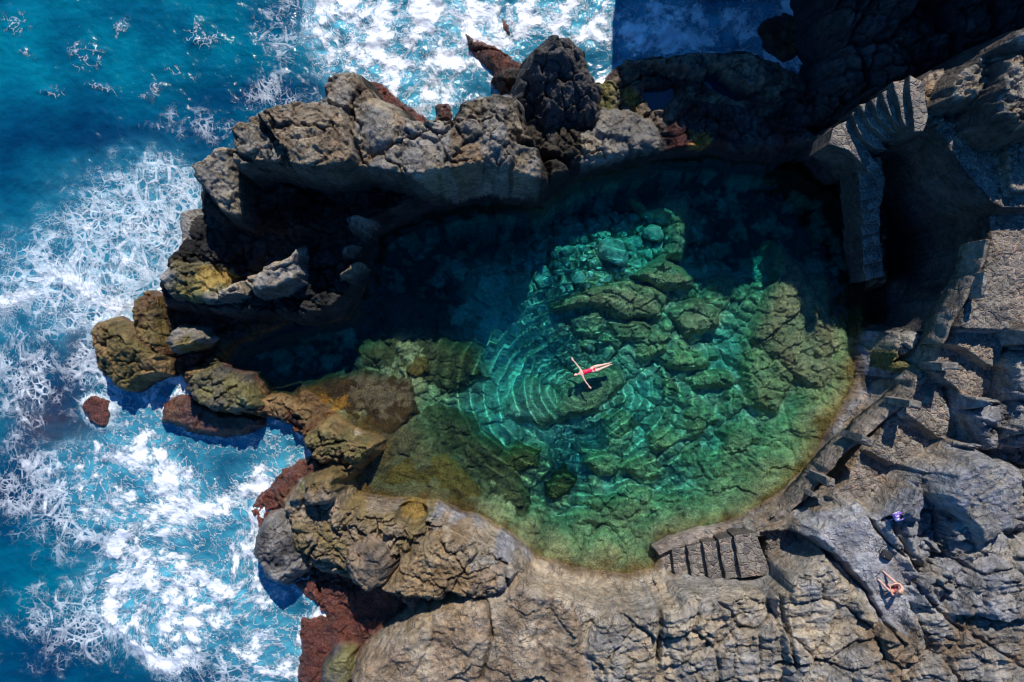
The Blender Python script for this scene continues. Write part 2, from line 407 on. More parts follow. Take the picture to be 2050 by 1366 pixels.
def body(poly, z, edge=0.7, det='rough', col='gray', col2=None, tilt=(0, 0), rnd=1.0, wet=0.0, zb=-3.0, sep=None, label=None,
         amp=1.0, pave=0.0, alg=None, mode='max', warp=1.0, dome=0.0, cat='rock'):
    P = unproj(poly, z)
    P = np.array(P); m = 1.5
    i0 = max(0, int((P[:, 1].min() - m - ys[0]) / GS)); i1 = min(len(ys), int((P[:, 1].max() + m - ys[0]) / GS) + 1)
    j0 = max(0, int((P[:, 0].min() - m - xs[0]) / GS)); j1 = min(len(xs), int((P[:, 0].max() + m - xs[0]) / GS) + 1)
    if i1 <= i0 or j1 <= j0: return
    s = (slice(i0, i1), slice(j0, j1))
    x = X[s] + warp * WX[s]; y = Y[s] + warp * WY[s]
    sd = poly_sd(P, x, y)
    cx, cy = P[:, 0].mean(), P[:, 1].mean()
    ext = max(np.ptp(P[:, 0]), np.ptp(P[:, 1])) / 2
    t = np.clip(sd / edge + (0.5 if mode == 'max' else 0.0), 0, 1)
    prof = np.sqrt(np.clip(1 - (1 - t) ** 2, 0, 1)) * rnd + t * (1 - rnd)
    top = z + tilt[0] * (x - cx) + tilt[1] * (y - cy) + amp * DET[det][s]
    if dome: top = top - dome * (1 - np.clip(sd / ext, 0, 1)) ** 2
    c1 = np.array(C[col]); c2 = np.array(C[col2 or col])
    cc = c1 + (c2 - c1) * cmix[s][..., None]
    if mode == 'max':
        h = zb + (top - zb) * prof
        h = np.where(sd < -edge * 0.5, -9.0, h)
        if sep:
            BOULDERS.append(dict(s=s, h=h, col=cc, wet=wet, alg=(alg if alg is not None else TYPE_ALG.get(det, 0)), name=sep, label=label, cat=cat))
            return
        k = h > Z[s]
        Z[s] = np.where(k, h, Z[s])
    elif mode == 'set':
        t = np.clip(sd / edge + .5, 0, 1); k = t > 0.4
        Z[s] = Z[s] * (1 - t) + top * t
    else:      # cut down to top
        h = Z[s] + (top - Z[s]) * prof
        k = (t > 0.3) & (h < Z[s] + 0.001)
        Z[s] = np.where(t > 0, np.minimum(Z[s], h), Z[s])
    COLR[s] = np.where(k[..., None], cc, COLR[s])
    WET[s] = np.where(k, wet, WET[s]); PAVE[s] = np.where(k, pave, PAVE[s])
    ALG[s] = np.where(k, alg if alg is not None else TYPE_ALG.get(det, 0), ALG[s])
    NETW[s] = np.where(k, NW.get(det, 1.0), NETW[s])

def paint(poly, z, col, soft=0.3, amt=1.0, wet=None, alg=None, zmax=None, brk=0.5, pave=None):
    """a stain with its own outline: algae, salt, mortar"""
    P = np.array(unproj(poly, z)); m = 2
    i0 = max(0, int((P[:, 1].min() - m - ys[0]) / GS)); i1 = min(len(ys), int((P[:, 1].max() + m - ys[0]) / GS) + 1)
    j0 = max(0, int((P[:, 0].min() - m - xs[0]) / GS)); j1 = min(len(xs), int((P[:, 0].max() + m - xs[0]) / GS) + 1)
    s = (slice(i0, i1), slice(j0, j1))
    sd = poly_sd(P, X[s] + 2.0 * WX[s], Y[s] + 2.0 * WY[s]) + brk * (fbm(X[s] / 0.6, Y[s] / 0.6, 300, 4, 0.65))
    a = sstep(-soft, soft, sd) * amt
    if zmax is not None: a = a * sstep(zmax + 0.4, zmax, Z[s] + 0.5 * N_mid[s])
    COLR[s] = COLR[s] * (1 - a[..., None]) + np.array(C[col]) * a[..., None]
    if wet is not None: WET[s] = WET[s] * (1 - a) + wet * a
    if alg is not None: ALG[s] = ALG[s] * (1 - a) + alg * a
    if pave is not None: PAVE[s] = PAVE[s] * (1 - a) + pave * a

def crack(poly, z, width=0.12, depth=0.35):
    P = unproj(poly, z)
    d = line_d(P, X + 0.6 * WX, Y + 0.6 * WY)
    wv = width * (0.7 + 0.8 * np.clip(N_mid + 0.5, 0, 1))
    g = np.clip(1 - d / wv, 0, 1)
    Z[:] = Z - depth * g
    COLR[:] = COLR * (1 - 0.55 * g[..., None])

# ---- sea bed shelves and reddish algae skirts just above / under the water on the seaward side
body([(150, 630), (330, 570), (360, 700), (350, 760), (250, 800), (180, 780)], -0.3, 1.0, 'algae', 'red', 'brown', wet=1)
body([(490, 1020), (560, 940), (620, 920), (800, 960), (860, 1366), (640, 1366), (650, 1240), (560, 1150)], 0.25, 0.9, 'algae', 'red', 'maroon', wet=1)
body([(600, 1240), (680, 1240), (860, 1200), (900, 1400), (590, 1400)], 0.45, 0.8, 'algae', 'red', 'maroon', wet=1)
body([(585, 1150), (700, 1130), (860, 1200), (830, 1260), (700, 1240), (640, 1230)], 0.35, 0.7, 'algae', 'maroon', 'red', wet=1)
body([(540, 980), (590, 925), (640, 915), (700, 950), (660, 990), (560, 1060)], 0.7, 0.8, 'algae', 'red', 'brown', wet=1)
body([(720, 160), (760, 160), (860, 240), (900, 205), (900, 240), (820, 270), (740, 240)], 0.35, 0.6, 'algae', 'red', 'brown', wet=1)
body([(870, 205), (900, 205), (910, 240), (880, 240)], 0.5, 0.5, 'algae', 'red', 'dark', wet=1)
body([(930, 60), (965, 75), (1010, 100), (1060, 125), (1050, 175), (990, 165), (985, 140), (940, 90)], 0.5, 0.7, 'algae', 'brown', 'red', wet=1)
body([(985, 150), (1010, 130), (1060, 130), (1060, 170), (1000, 175)], 1.0, 0.7, 'algae', 'olive', 'brown', wet=1)
body([(1000, 30), (1025, 50), (1020, 80), (1000, 60)], 0.1, 0.5, 'algae', 'red', 'maroon', wet=1)
# ---- shaded shelf north of the pool and the inlet rocks
body([(1215, 150), (1260, 118), (1330, 108), (1500, 95), (1560, 120), (1640, 160), (1700, 150), (1760, 230), (1700, 300), (1640, 300), (1480, 300), (1330, 330), (1230, 300), (1190, 230)], 1.1, 1.0, 'rough', 'warm', 'shade_basalt', wet=.3, zb=-3)
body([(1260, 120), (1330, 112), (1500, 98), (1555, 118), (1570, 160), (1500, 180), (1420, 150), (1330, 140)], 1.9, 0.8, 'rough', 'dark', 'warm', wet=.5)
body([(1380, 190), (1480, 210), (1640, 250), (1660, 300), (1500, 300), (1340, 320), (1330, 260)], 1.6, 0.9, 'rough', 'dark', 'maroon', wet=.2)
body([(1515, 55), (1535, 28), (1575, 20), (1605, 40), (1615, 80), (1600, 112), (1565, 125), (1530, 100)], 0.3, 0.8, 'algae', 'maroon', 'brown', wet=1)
body([(1570, 175), (1650, 170), (1685, 120), (1690, 40), (1670, -60), (1800, -120), (1860, 120), (1760, 260), (1600, 260)], 1.8, 1.0, 'rough', 'maroon', 'shade_basalt', wet=.4)
body([(1680, -200), (1720, 60), (1700, 180), (1800, 200), (1880, 150), (2100, 60), (2300, -200)], 4.4, 2.5, 'facet', 'shade_basalt', 'dark', wet=.2)
body([(1285, 180), (1345, 178), (1352, 200), (1330, 225), (1300, 232), (1283, 210)], 0.45, 0.35, 'flat', 'dark', mode='cut')
body([(1395, 150), (1430, 150), (1490, 205), (1470, 215), (1430, 195), (1400, 175)], 0.45, 0.35, 'flat', 'dark', mode='cut')
paint([(1238, 185), (1262, 180), (1285, 215), (1275, 230), (1240, 205)], 1.2, 'yell', 0.15, 0.95, wet=.4, alg=.8)
paint([(1380, 265), (1415, 262), (1420, 290), (1380, 305)], 1.4, 'orange', 0.15, 0.6, alg=1)
# ---- NW ridge
body([(462, 290), (500, 230), (640, 200), (650, 150), (720, 140), (760, 200), (860, 245), (940, 225), (1010, 230), (1030, 300), (1030, 380), (970, 385), (900, 365), (760, 345), (620, 345), (520, 338), (470, 335)], 6.2, .5, 'rough', 'gray', 'warm', amp=1.3)
body([(400, 330), (470, 300), (760, 330), (1000, 320), (1100, 340), (1090, 395), (960, 400), (860, 420), (800, 430), (740, 470), (600, 470), (440, 450), (390, 420)], 3.2, 1.2, 'rough', 'gray', 'dark')
body([(360, 470), (385, 430), (420, 420), (600, 440), (740, 430), (790, 450), (745, 560), (700, 620), (640, 640), (560, 632), (480, 630), (400, 625), (330, 610), (305, 570), (340, 510)], 2.3, .8, 'rough', 'gray', 'dark', wet=.25)
body([(310, 590), (330, 640), (350, 730), (400, 745), (440, 735), (470, 690), (560, 650), (600, 635), (480, 620), (400, 600)], 0.5, 0.9, 'rough', 'dark', 'moss', wet=.5)
body([(380, 330), (430, 292), (470, 292), (474, 340), (476, 450), (440, 425), (402, 385)], 5.4, 0.6, 'pit', 'gray', 'tan', tilt=(0, .15))
body([(462, 300), (456, 250), (480, 240), (520, 245), (560, 280), (566, 330), (530, 335), (470, 335)], 6.6, 0.45, 'pit', 'tan', 'gray', tilt=(0, .1))
body([(495, 225), (520, 210), (600, 190), (680, 200), (720, 270), (715, 330), (650, 350), (570, 335), (540, 270)], 7.4, 0.5, 'pit', 'tan', 'warm', dome=.3, rnd=.6)
body([(635, 215), (640, 150), (670, 125), (705, 122), (722, 150), (735, 180), (725, 260), (690, 230)], 6.4, 1.0, 'smooth', 'gray', 'tan', dome=.5)
body([(695, 190), (740, 172), (790, 190), (815, 235), (805, 280), (770, 310), (735, 318), (705, 280)], 6.9, 1.1, 'smooth', 'gray', 'tan', dome=.8)
body([(740, 345), (720, 325), (770, 300), (810, 245), (860, 235), (905, 240), (915, 350), (912, 370), (820, 362)], 6.5, 0.45, 'rough', 'tan', 'gray', amp=.8)
body([(912, 300), (960, 290), (985, 340), (975, 385), (915, 370)], 6.1, 0.5, 'pit', 'tan', 'gray')
body([(900, 235), (920, 195), (990, 175), (1040, 185), (1055, 235), (1075, 285), (990, 290), (930, 330), (905, 290)], 5.0, 0.7, 'pit', 'gray', 'tan', dome=.4)
body([(1040, 235), (1120, 240), (1200, 270), (1240, 290), (1240, 310), (1140, 325), (1060, 300)], 2.3, 0.7, 'rough', 'gray', 'tan', dome=.2)
body([(962, 320), (985, 285), (1020, 278), (1080, 292), (1095, 330), (1090, 390), (1060, 405), (990, 385), (960, 360)], 5.2, 0.5, 'pit', 'tan', 'gray', tilt=(-.45, .12))
body([(1090, 320), (1110, 312), (1138, 330), (1140, 360), (1100, 360)], 3.0, 0.6, 'pit', 'gray', 'tan')
body([(1130, 260), (1180, 250), (1205, 210), (1260, 215), (1310, 235), (1325, 270), (1320, 300), (1250, 318), (1180, 335), (1130, 340)], 1.9, 0.9, 'smooth', 'gray', 'gray', amp=2.0)
body([(1190, 240), (1185, 160), (1230, 150), (1245, 180), (1250, 210), (1240, 240)], 1.6, 0.8, 'rough', 'gray', 'moss')
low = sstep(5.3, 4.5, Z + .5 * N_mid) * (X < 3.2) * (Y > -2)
COLR *= 1 - .78 * low[..., None]     # lower ridge walls darkened, shade put into the rock colour
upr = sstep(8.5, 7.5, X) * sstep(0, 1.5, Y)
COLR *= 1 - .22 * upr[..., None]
# lit knobs standing out of the ridge's shadow
body([(478, 560), (520, 535), (560, 515), (592, 487), (594, 560), (560, 585), (500, 590)], 4.3, 0.6, 'pit', 'tan', 'gray')
body([(430, 580), (470, 560), (482, 590), (440, 600)], 3.7, 0.5, 'rough', 'tan', 'gray')
body([(310, 560), (340, 520), (400, 520), (440, 560), (480, 600), (420, 610), (340, 600)], 3.1, 0.8, 'rough', 'gray', 'moss', wet=.3)
body([(352, 430), (375, 415), (390, 430), (395, 500), (360, 505)], 2.3, 0.5, 'smooth', 'gray', wet=.3)
body([(694, 440), (705, 428), (735, 430), (740, 450), (725, 465), (697, 465)], 4.6, 0.4, 'pit', 'dark', 'gray')
body([(682, 500), (695, 488), (710, 490), (700, 515), (684, 517)], 3.6, 0.3, 'pit', 'dark', 'gray')
body([(672, 553), (705, 520), (718, 520), (716, 545), (690, 560)], 3.9, 0.3, 'pit', 'dark', 'tan')
body([(330, 680), (350, 650), (400, 660), (412, 680), (380, 700), (340, 705)], 2.1, 0.5, 'rough', 'olive', 'gray', wet=.6)
paint([(345, 520), (395, 518), (410, 545), (370, 560)], 2.7, 'olive', .2, .6, wet=.8)
paint([(410, 540), (440, 535), (478, 555), (430, 582), (412, 570)], 2.4, 'yell', .15, .55, wet=.7)
# ---- western barrier between the sea and the inlet
body([(345, 725), (360, 745), (380, 740), (440, 735), (480, 760), (515, 790), (580, 800), (640, 850), (760, 880), (770, 900), (700, 950), (650, 930), (610, 880), (560, 845), (520, 830), (430, 825), (390, 810), (370, 770)], 0.9, 0.7, 'rough', 'ochre', 'brown', wet=.7, amp=1.6)
body([(605, 880), (640, 850), (700, 845), (770, 890), (730, 915), (700, 950), (660, 940), (625, 920)], 1.7, 0.8, 'rough', 'ochre', 'moss', wet=.6, tilt=(0, .15), amp=1.5)
body([(690, 860), (705, 846), (748, 848), (742, 872), (700, 878)], 2.4, 0.3, 'smooth', 'gray', 'tan')
body([(570, 795), (640, 760), (700, 755), (800, 760), (830, 820), (800, 870), (760, 880), (640, 850)], 0.03, 0.8, 'algae', 'brown', 'maroon', wet=1, amp=.45, alg=.6)
paint([(690, 760), (780, 745), (820, 800), (760, 830), (700, 800)], 0, 'sand', .2, .35, brk=1.6)
paint([(658, 800), (690, 795), (700, 815), (670, 822)], 0, 'orange', .12, .9, brk=.4)
paint([(635, 790), (652, 790), (655, 805), (638, 805)], 0, 'orange', .1, .9, brk=.3)
# ---- south-west cape
body([(560, 1010), (600, 960), (660, 950), (700, 985), (760, 1000), (870, 1000), (950, 1020), (1040, 1070), (1080, 1120), (1130, 1150), (1300, 1155), (1350, 1400), (700, 1400), (760, 1290), (830, 1230), (760, 1180), (640, 1150), (560, 1130)], 1.5, 1.0, 'rough', 'gray', 'warm', wet=.2)
body([(560, 1020), (600, 965), (650, 948), (700, 965), (740, 985), (800, 990), (870, 1020), (860, 1090), (790, 1140), (700, 1150), (640, 1130), (590, 1110)], 2.2, 0.7, 'rough', 'moss', 'gray', wet=.7, amp=1.3)
body([(600, 968), (650, 950), (690, 965), (700, 990), (660, 1010), (605, 1015)], 2.9, 0.5, 'rough', 'olive', 'gray', wet=.7, tilt=(.1, -.2))
body([(700, 1000), (740, 990), (790, 990), (800, 1030), (760, 1040), (720, 1030)], 2.8, 0.5, 'smooth', 'gray', 'cool')
body([(860, 1000), (920, 1010), (1000, 1050), (1060, 1110), (1080, 1150), (1000, 1160), (900, 1120), (850, 1060)], 2.6, 0.8, 'facet', 'cool', 'tan', amp=.6)
body([(870, 1070), (930, 1060), (960, 1110), (930, 1160), (880, 1210), (800, 1200), (760, 1190), (790, 1140)], 3.4, 0.7, 'pit', 'warm', 'tan')
body([(880, 1130), (960, 1120), (1040, 1150), (1010, 1200), (950, 1210), (890, 1190)], 3.4, 0.7, 'rough', 'warm', 'gray')
body([(700, 1380), (720, 1340), (770, 1300), (850, 1240), (900, 1210), (1000, 1190), (1040, 1160), (1150, 1170), (1200, 1400), (1100, 1480), (690, 1480)], 3.4, 1.0, 'smooth', 'sand', 'warm', amp=1.9)
body([(640, 1340), (670, 1310), (705, 1310), (710, 1360), (680, 1420), (630, 1420)], 1.8, 0.6, 'smooth', 'dark', 'moss', wet=.8)
body([(705, 1330), (730, 1308), (750, 1320), (735, 1360)], 1.7, 0.4, 'smooth', 'moss', 'dark', wet=.7)
body([(798, 1005), (815, 992), (850, 992), (862, 1010), (858, 1030), (830, 1042), (805, 1030)], 0.35, 0.35, 'flat', 'olive', mode='cut', alg=1)
body([(775, 1105), (800, 1092), (815, 1110), (800, 1135), (780, 1130)], 1.2, 0.3, 'flat', 'dark', mode='cut')
# ---- southern apron
body([(1060, 1150), (1130, 1150), (1200, 1150), (1320, 1152), (1500, 1150), (1560, 1110), (1620, 1090), (1700, 1120), (1780, 1240), (1820, 1480), (1050, 1480)], 3.0, 0.9, 'smooth', 'tan', 'gray', amp=1.9, tilt=(0, -.06))
body([(1190, 1230), (1260, 1200), (1360, 1200), (1420, 1240), (1400, 1400), (1200, 1420), (1170, 1300)], 3.9, 1.3, 'strata', 'gray', 'tan', amp=1.0, dome=.3)
body([(1310, 1190), (1500, 1165), (1550, 1200), (1580, 1300), (1580, 1450), (1380, 1450), (1330, 1300)], 4.1, 1.0, 'strata', 'tan', 'gray', amp=1.1)
body([(1515, 1160), (1560, 1110), (1610, 1095), (1660, 1110), (1710, 1170), (1770, 1230), (1770, 1280), (1700, 1330), (1640, 1420), (1580, 1400), (1560, 1240)], 4.9, 0.9, 'strata', 'gray', 'tan', amp=1.0, dome=.3)
body([(1760, 1260), (1820, 1220), (2100, 1200), (2250, 1250), (2250, 1500), (1600, 1500), (1640, 1380)], 5.4, 1.0, 'strata', 'gray', 'warm', amp=1.2)
# ---- right bank
body([(1600, 1100), (1500, 1090), (1480, 1040), (1590, 930), (1660, 830), (1690, 760), (1730, 680), (1900, 660), (1960, 640), (1985, 500), (1975, 420), (1920, 330), (1900, 300), (2200, 60), (2300, 1300), (1780, 1300), (1700, 1200)], 2.4, 1.6, 'facet', 'gray', 'cool', amp=.9)
body([(1510, 1050), (1580, 970), (1640, 900), (1650, 850), (1700, 800), (1780, 800), (1740, 880), (1650, 960), (1580, 1020)], 1.5, 0.7, 'facet', 'gray', 'tan', amp=.8)
body([(1700, 690), (1740, 680), (1770, 700), (1790, 740), (1770, 780), (1730, 770), (1700, 730)], 2.0, 1.1, 'facet', 'gray', 'cool', amp=.8)
body([(1770, 690), (1800, 665), (1880, 650), (1890, 700), (1870, 740), (1830, 770), (1790, 740)], 3.0, .8, 'facet', 'gray', 'moss', amp=1.0)
body([(1840, 560), (1870, 540), (1905, 560), (1900, 640), (1860, 650)], 2.6, 0.4, 'facet', 'gray', 'cool', amp=.6)
body([(1740, 740), (1800, 760), (1850, 760), (1840, 800), (1790, 830), (1740, 800)], 1.4, 0.5, 'flat', 'dark', mode='cut')
body([(1640, 870), (1690, 790), (1745, 795), (1765, 815), (1725, 865), (1670, 905)], 1.7, .6, 'facet', 'gray', 'tan', amp=1.0)
body([(1575, 955), (1640, 880), (1672, 905), (1630, 960), (1590, 985)], 1.4, .6, 'facet', 'tan', 'gray', amp=.9)
body([(1510, 1020), (1570, 960), (1610, 980), (1560, 1030)], 1.1, .5, 'facet', 'gray', 'tan', amp=.8)
# high ground to the east, in blocks
body([(1720, 960), (1800, 920), (1900, 850), (1960, 820), (2250, 780), (2300, 1260), (1900, 1240), (1800, 1230), (1760, 1130)], 5.2, 0.9, 'facet', 'cool', 'gray', amp=1.25)
body([(1960, 1130), (2100, 1080), (2300, 1080), (2300, 1260), (1900, 1250)], 6.0, 1.0, 'strata', 'gray', 'cool', amp=1.2)
body([(1885, 1000), (1900, 920), (1990, 910), (2060, 940), (2060, 1060), (1990, 1110), (1940, 1060)], 6.6, 0.8, 'smooth', 'cool', 'gray', tilt=(-.1, .25), amp=1.2)
body([(1750, 1000), (1790, 960), (1840, 960), (1870, 1010), (1850, 1060), (1800, 1050)], 5.9, 0.7, 'smooth', 'cool', tilt=(-.2, .1), amp=1.2)
body([(1900, 860), (2040, 800), (2250, 800), (2250, 900), (1960, 910)], 6.3, 0.8, 'facet', 'cool', 'gray', amp=.9)
body([(1970, 760), (2000, 720), (2250, 640), (2250, 800), (2060, 810), (1990, 820)], 6.9, 0.8, 'facet', 'cool', 'gray', amp=.9)
body([(1985, 640), (2030, 600), (2250, 560), (2250, 660), (2010, 700)], 7.4, 0.8, 'rough', 'gray', 'warm')
# smooth slab where the bather sits
# ground under the fan of steps, then the basin east of the pool
body([(1640, 262), (1700, 225), (1740, 200), (1760, 300), (1770, 335), (1715, 335), (1685, 300)], 3.6, .5, 'rough', 'warm', 'gray', rnd=.4, amp=.5)
body([(1725, 215), (1780, 180), (1830, 145), (1840, 250), (1800, 262), (1755, 262)], 5.0, .5, 'rough', 'warm', 'gray', rnd=.4, amp=.5, tilt=(.5, 0))
body([(1815, 160), (1850, 135), (1900, 120), (1925, 200), (1900, 265), (1845, 270)], 7.2, .5, 'rough', 'warm', 'gray', rnd=.4, amp=.6)
body([(1770, 320), (1785, 400), (1785, 500), (1790, 560), (1770, 640), (1826, 650), (1840, 560), (1846, 430), (1852, 300), (1700, 300)], 0.4, 0.35, 'flat', 'dark', 'warm', mode='cut', amp=4, warp=.5, rnd=0)
body([(1700, 335), (1765, 335), (1775, 420), (1775, 560), (1725, 570), (1710, 480)], .9, .7, 'rough', 'dark', 'warm', zb=-1)
PATH = [([(1470, 1090), (1480, 1080), (1590, 1010), (1630, 1052), (1600, 1080), (1550, 1110), (1500, 1148)], 1.5),
        ([(1500, 1070), (1595, 1000), (1650, 950), (1697, 1020), (1640, 1060)], 2.1),
        ([(1640, 975), (1700, 900), (1725, 880), (1790, 930), (1740, 1000), (1698, 1030)], 2.75),
        ([(1720, 895), (1780, 810), (1790, 800), (1880, 870), (1850, 910), (1790, 935)], 3.45),
        ([(1790, 815), (1820, 770), (1860, 720), (1880, 740), (1900, 810), (1930, 880), (1880, 880)], 4.1),
        ([(1868, 745), (1880, 690), (1940, 690), (1990, 740), (1985, 800), (1940, 800)], 4.8),
        ([(1895, 690), (1915, 640), (1990, 650), (2015, 700), (1990, 740), (1930, 700)], 5.4),
        ([(1912, 660), (1930, 600), (1962, 560), (1975, 480), (1972, 410), (2000, 375), (2250, 330), (2250, 560), (2060, 650), (2000, 665)], 6.1),
        ([(1925, 345), (1870, 262), (1900, 225), (2000, 190), (2250, 140), (2250, 420), (2000, 420), (1975, 405)], 6.9),
        ([(2010, 300), (2020, 260), (2250, 230), (2250, 380), (2030, 385)], 7.5)]
for p, z in PATH:
    body(p, z, 0.15, 'pave', 'gray', 'warm', rnd=0.3, pave=1.0, warp=.3, mode='set')
body([(1625, 1085), (1640, 1055), (1690, 1035), (1735, 1015), (1765, 1040), (1780, 1080), (1800, 1120), (1830, 1190), (1800, 1260), (1760, 1240), (1710, 1165), (1660, 1110)], 4.7, 0.4, 'flat', 'slab', 'cool', tilt=(.04, .03), amp=2.5, mode='set', rnd=.3)
# NE crags
body([(1880, 210), (1885, 170), (1920, 130), (1975, 90), (2005, 100), (2010, 150), (1960, 200), (1910, 215)], 8.4, 0.7, 'pit', 'tan', 'gray', amp=1.3)
body([(1985, 180), (2000, 110), (2060, 70), (2200, 40), (2200, 240), (2040, 270), (1990, 240)], 9.3, 0.8, 'pit', 'gray', 'warm', amp=1.6)
body([(2000, 90), (2040, 40), (2200, 0), (2200, 120)], 9.9, 0.8, 'rough', 'warm', 'gray')
# basin east of the pool, left in shadow
# ---- sea cliff that throws the big shadow (its top is outside the frame)
xc = [6.45, 8.4, 9.75, 11.0, 11.8, 13.9, 15.1, 15.25, 16.55, 18.4, 19.3, 22.1, 24, 27, 30]
hc = [10.0, 10.1, 11.6, 13.2, 15.8, 16.9, 16.2, 13.1, 13.9, 14.9, 17.2, 19.0, 19.0, 18.2, 18.0]
hx = np.interp(X - 0.0, xc, hc) + 0.35 * fbm(X / 0.8, Y / 8.0, 400, 3)
hx = hx * sstep(xc[0] - 0.15, xc[0] + 0.05, X)
side = sstep(17.6, 19.6, Y + 0.8 * fbm(X / 2, Y / 2, 410, 3))
zc = -3 + (hx + 3 + 0.25 * N_mid) * side
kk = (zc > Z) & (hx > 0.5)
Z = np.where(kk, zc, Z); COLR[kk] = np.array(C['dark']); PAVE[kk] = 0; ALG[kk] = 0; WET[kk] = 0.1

# cracks
crack([(722, 150), (700, 200), (700, 260), (722, 320)], 6.8, .12, .45)
crack([(1040, 190), (1050, 250), (1060, 285)], 5.6, .10, .5)
crack([(470, 300), (520, 335), (560, 350), (600, 380)], 6, .12, .5)
crack([(1625, 1090), (1690, 1130), (1740, 1190), (1770, 1250), (1785, 1270)], 4.6, .11, .7)
crack([(1740, 1030), (1760, 1070), (1805, 1110)], 4.7, .07, .4)
crack([(1515, 1165), (1560, 1190), (1575, 1260), (1590, 1330)], 4.4, .12, .5)
crack([(1560, 1340), (1660, 1320), (1760, 1270)], 4.8, .12, .5)
crack([(960, 1366), (985, 1280), (975, 1210), (900, 1190)], 3.6, .10, .4)
crack([(1310, 1180), (1325, 1230), (1320, 1330)], 4.0, .12, .5)
paint([(540, 1020), (640, 940), (760, 990), (900, 1050), (960, 1150), (900, 1230), (780, 1250), (640, 1150)], 2.2, 'ochre', .5, .55, brk=1.6)
paint([(1150, 1170), (1300, 1155), (1500, 1155), (1500, 1180), (1300, 1200), (1180, 1250)], 3.2, 'tan', .4, .6)

f1, f2, r1, r2, dx_, dy_ = voro((X + 1.6 * WX + .5 * WX2) / 2.4, (Y + 1.6 * WY + .5 * WY2) / 1.7, 900)
net = NETW * np.clip(1 - (f2 - f1) / .055, 0, 1) * sstep(-.25, .1, fbm(X / 4, Y / 4, 905, 2))
f1, f2, r1, r2, dx_, dy_ = voro((X + 1.2 * WX) / 1.0, (Y + 1.2 * WY) / .75, 910)
net2 = NETW * np.clip(1 - (f2 - f1) / .07, 0, 1) * sstep(-.05, .25, fbm(X / 2.5, Y / 2.5, 915, 3))
dry = (Z > .2) * (PAVE < .5)
Z = Z - dry * (.38 * net + .16 * net2)
COLR = COLR * (1 - dry[..., None] * (.45 * np.maximum(net, .7 * net2))[..., None])
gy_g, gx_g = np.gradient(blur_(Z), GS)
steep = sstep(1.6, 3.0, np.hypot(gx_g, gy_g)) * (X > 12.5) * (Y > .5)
south_shade = .7 * sstep(1.8, 3.2, np.hypot(gx_g, gy_g)) * (gy_g > 0) * (X < 8) * (Y > 1.5)
COLR = COLR * (1 - south_shade[..., None]) + np.array(C['shade_basalt']) * south_shade[..., None]  # shade on the ridge's south-facing walls painted near-black
PAVE = PAVE * (1 - steep); COLR = COLR * (1 - .8 * steep[..., None]) + np.array(C['shade_basalt']) * .8 * steep[..., None]  # walls of the shaded east basin painted near-black too

body([(1318, 1105), (1345, 1092), (1400, 1078), (1470, 1066), (1515, 1060), (1522, 1128), (1490, 1145), (1330, 1150)], 0.1, .1, 'flat', 'gray', mode='cut', rnd=0, warp=.3)
# ------------------------------------------------------------------ the rock pool
POOL = [(520, 785), (450, 745), (480, 700), (600, 660), (700, 640), (740, 560), (760, 470), (860, 425), (980, 405), (1080, 415), (1145, 365), (1200, 345), (1320, 320),
        (1420, 312), (1520, 325), (1600, 345), (1670, 390), (1715, 470), (1735, 560), (1730, 640), (1705, 700), (1715, 760), (1680, 820), (1650, 870), (1620, 930), (1560, 985),
        (1480, 1035), (1400, 1062), (1330, 1085), (1310, 1135), (1250, 1148), (1180, 1140), (1120, 1125), (1070, 1110), (1030, 1070), (960, 1030), (870, 1000), (720, 985),
        (712, 955), (770, 900), (775, 875), (700, 850), (640, 800), (600, 770)]
PW = [W(a, b, 0) for a, b in POOL]
sdp = poly_sd(PW, X + 0.7 * WX, Y + 0.7 * WY)
sdp0 = poly_sd(PW, X, Y)
deep = 2.6 * sstep(2.6, 4.6, Y + .25 * (X - 2) * (X < 2)) * (1 - .85 * np.exp(-(((X - 4.2) / 4.2) ** 2 + ((Y - 4.2) / 2.6) ** 2))) + 2.5 * np.exp(-(((X + 10.5) / 3.0) ** 2 + ((Y + .3) / 1.3) ** 2)) + 0.9 * np.exp(-(((X - 3) / 9) ** 2 + ((Y - 6.0) / 4.0) ** 2)) + 1.35 * np.exp(-(((X - 5) / 9) ** 4 + ((Y + 2.5) / 6.5) ** 4)) + 2.2 * np.exp(-(((X + 5.5) / 3.5) ** 2 + ((Y - 3.5) / 2.3) ** 2))
slope = 0.16 + .26 * sstep(-6, 0, X) + 3.0 * sstep(1.8, 4, Y) + 3.0 * sstep(-5.5, -8.5, X) * sstep(-3.6, -2.4, Y) + 1.2 * sstep(14, 16, X) * sstep(-2, 1, Y)
fl = -np.minimum(0.22 + 1.35 * slope * np.clip(sdp, 0, None), 0.9 + deep)
fl = np.where(sdp > 0, fl, -0.22)
out = np.clip(-sdp, 0, None); capk = 1.4 + 9 * sstep(1.5, 3.5, Y) + 9 * sstep(13.5, 15, X) * sstep(0, 1.5, Y) + 2.5 * sstep(2, -1, X)
Z = np.where((sdp <= 0) & (out < 2.5), np.minimum(Z, .06 + capk * out + 9 * np.clip(out - .55, 0, None) + np.clip(.5 * N_mid + .9 * F_sm + .5 * F_big + .4 * F_xs + .1, 0, 1) * np.clip(out * 3, 0, 1)), Z)
cob = cobble(Xw + .4 * WX2, Yw + .4 * WY2, 1.7, 500) * .8 + cobble(Xw + 3, Yw - 2, 0.7, 510) * .9 + cobble(Xw - 3, Yw + 2, 0.3, 515) * 0.5 + 0.14 * N_mid + 0.05 * N_rough
fac = 0.35 * F_big + 0.28 * F_sm + .15 * F_xs
dep = np.clip(-fl - 0.2, 0, 1.5) / 1.5
sandy = sstep(0.0, 0.35, fbm(X / 3.0, Y / 3.0, 520, 3))
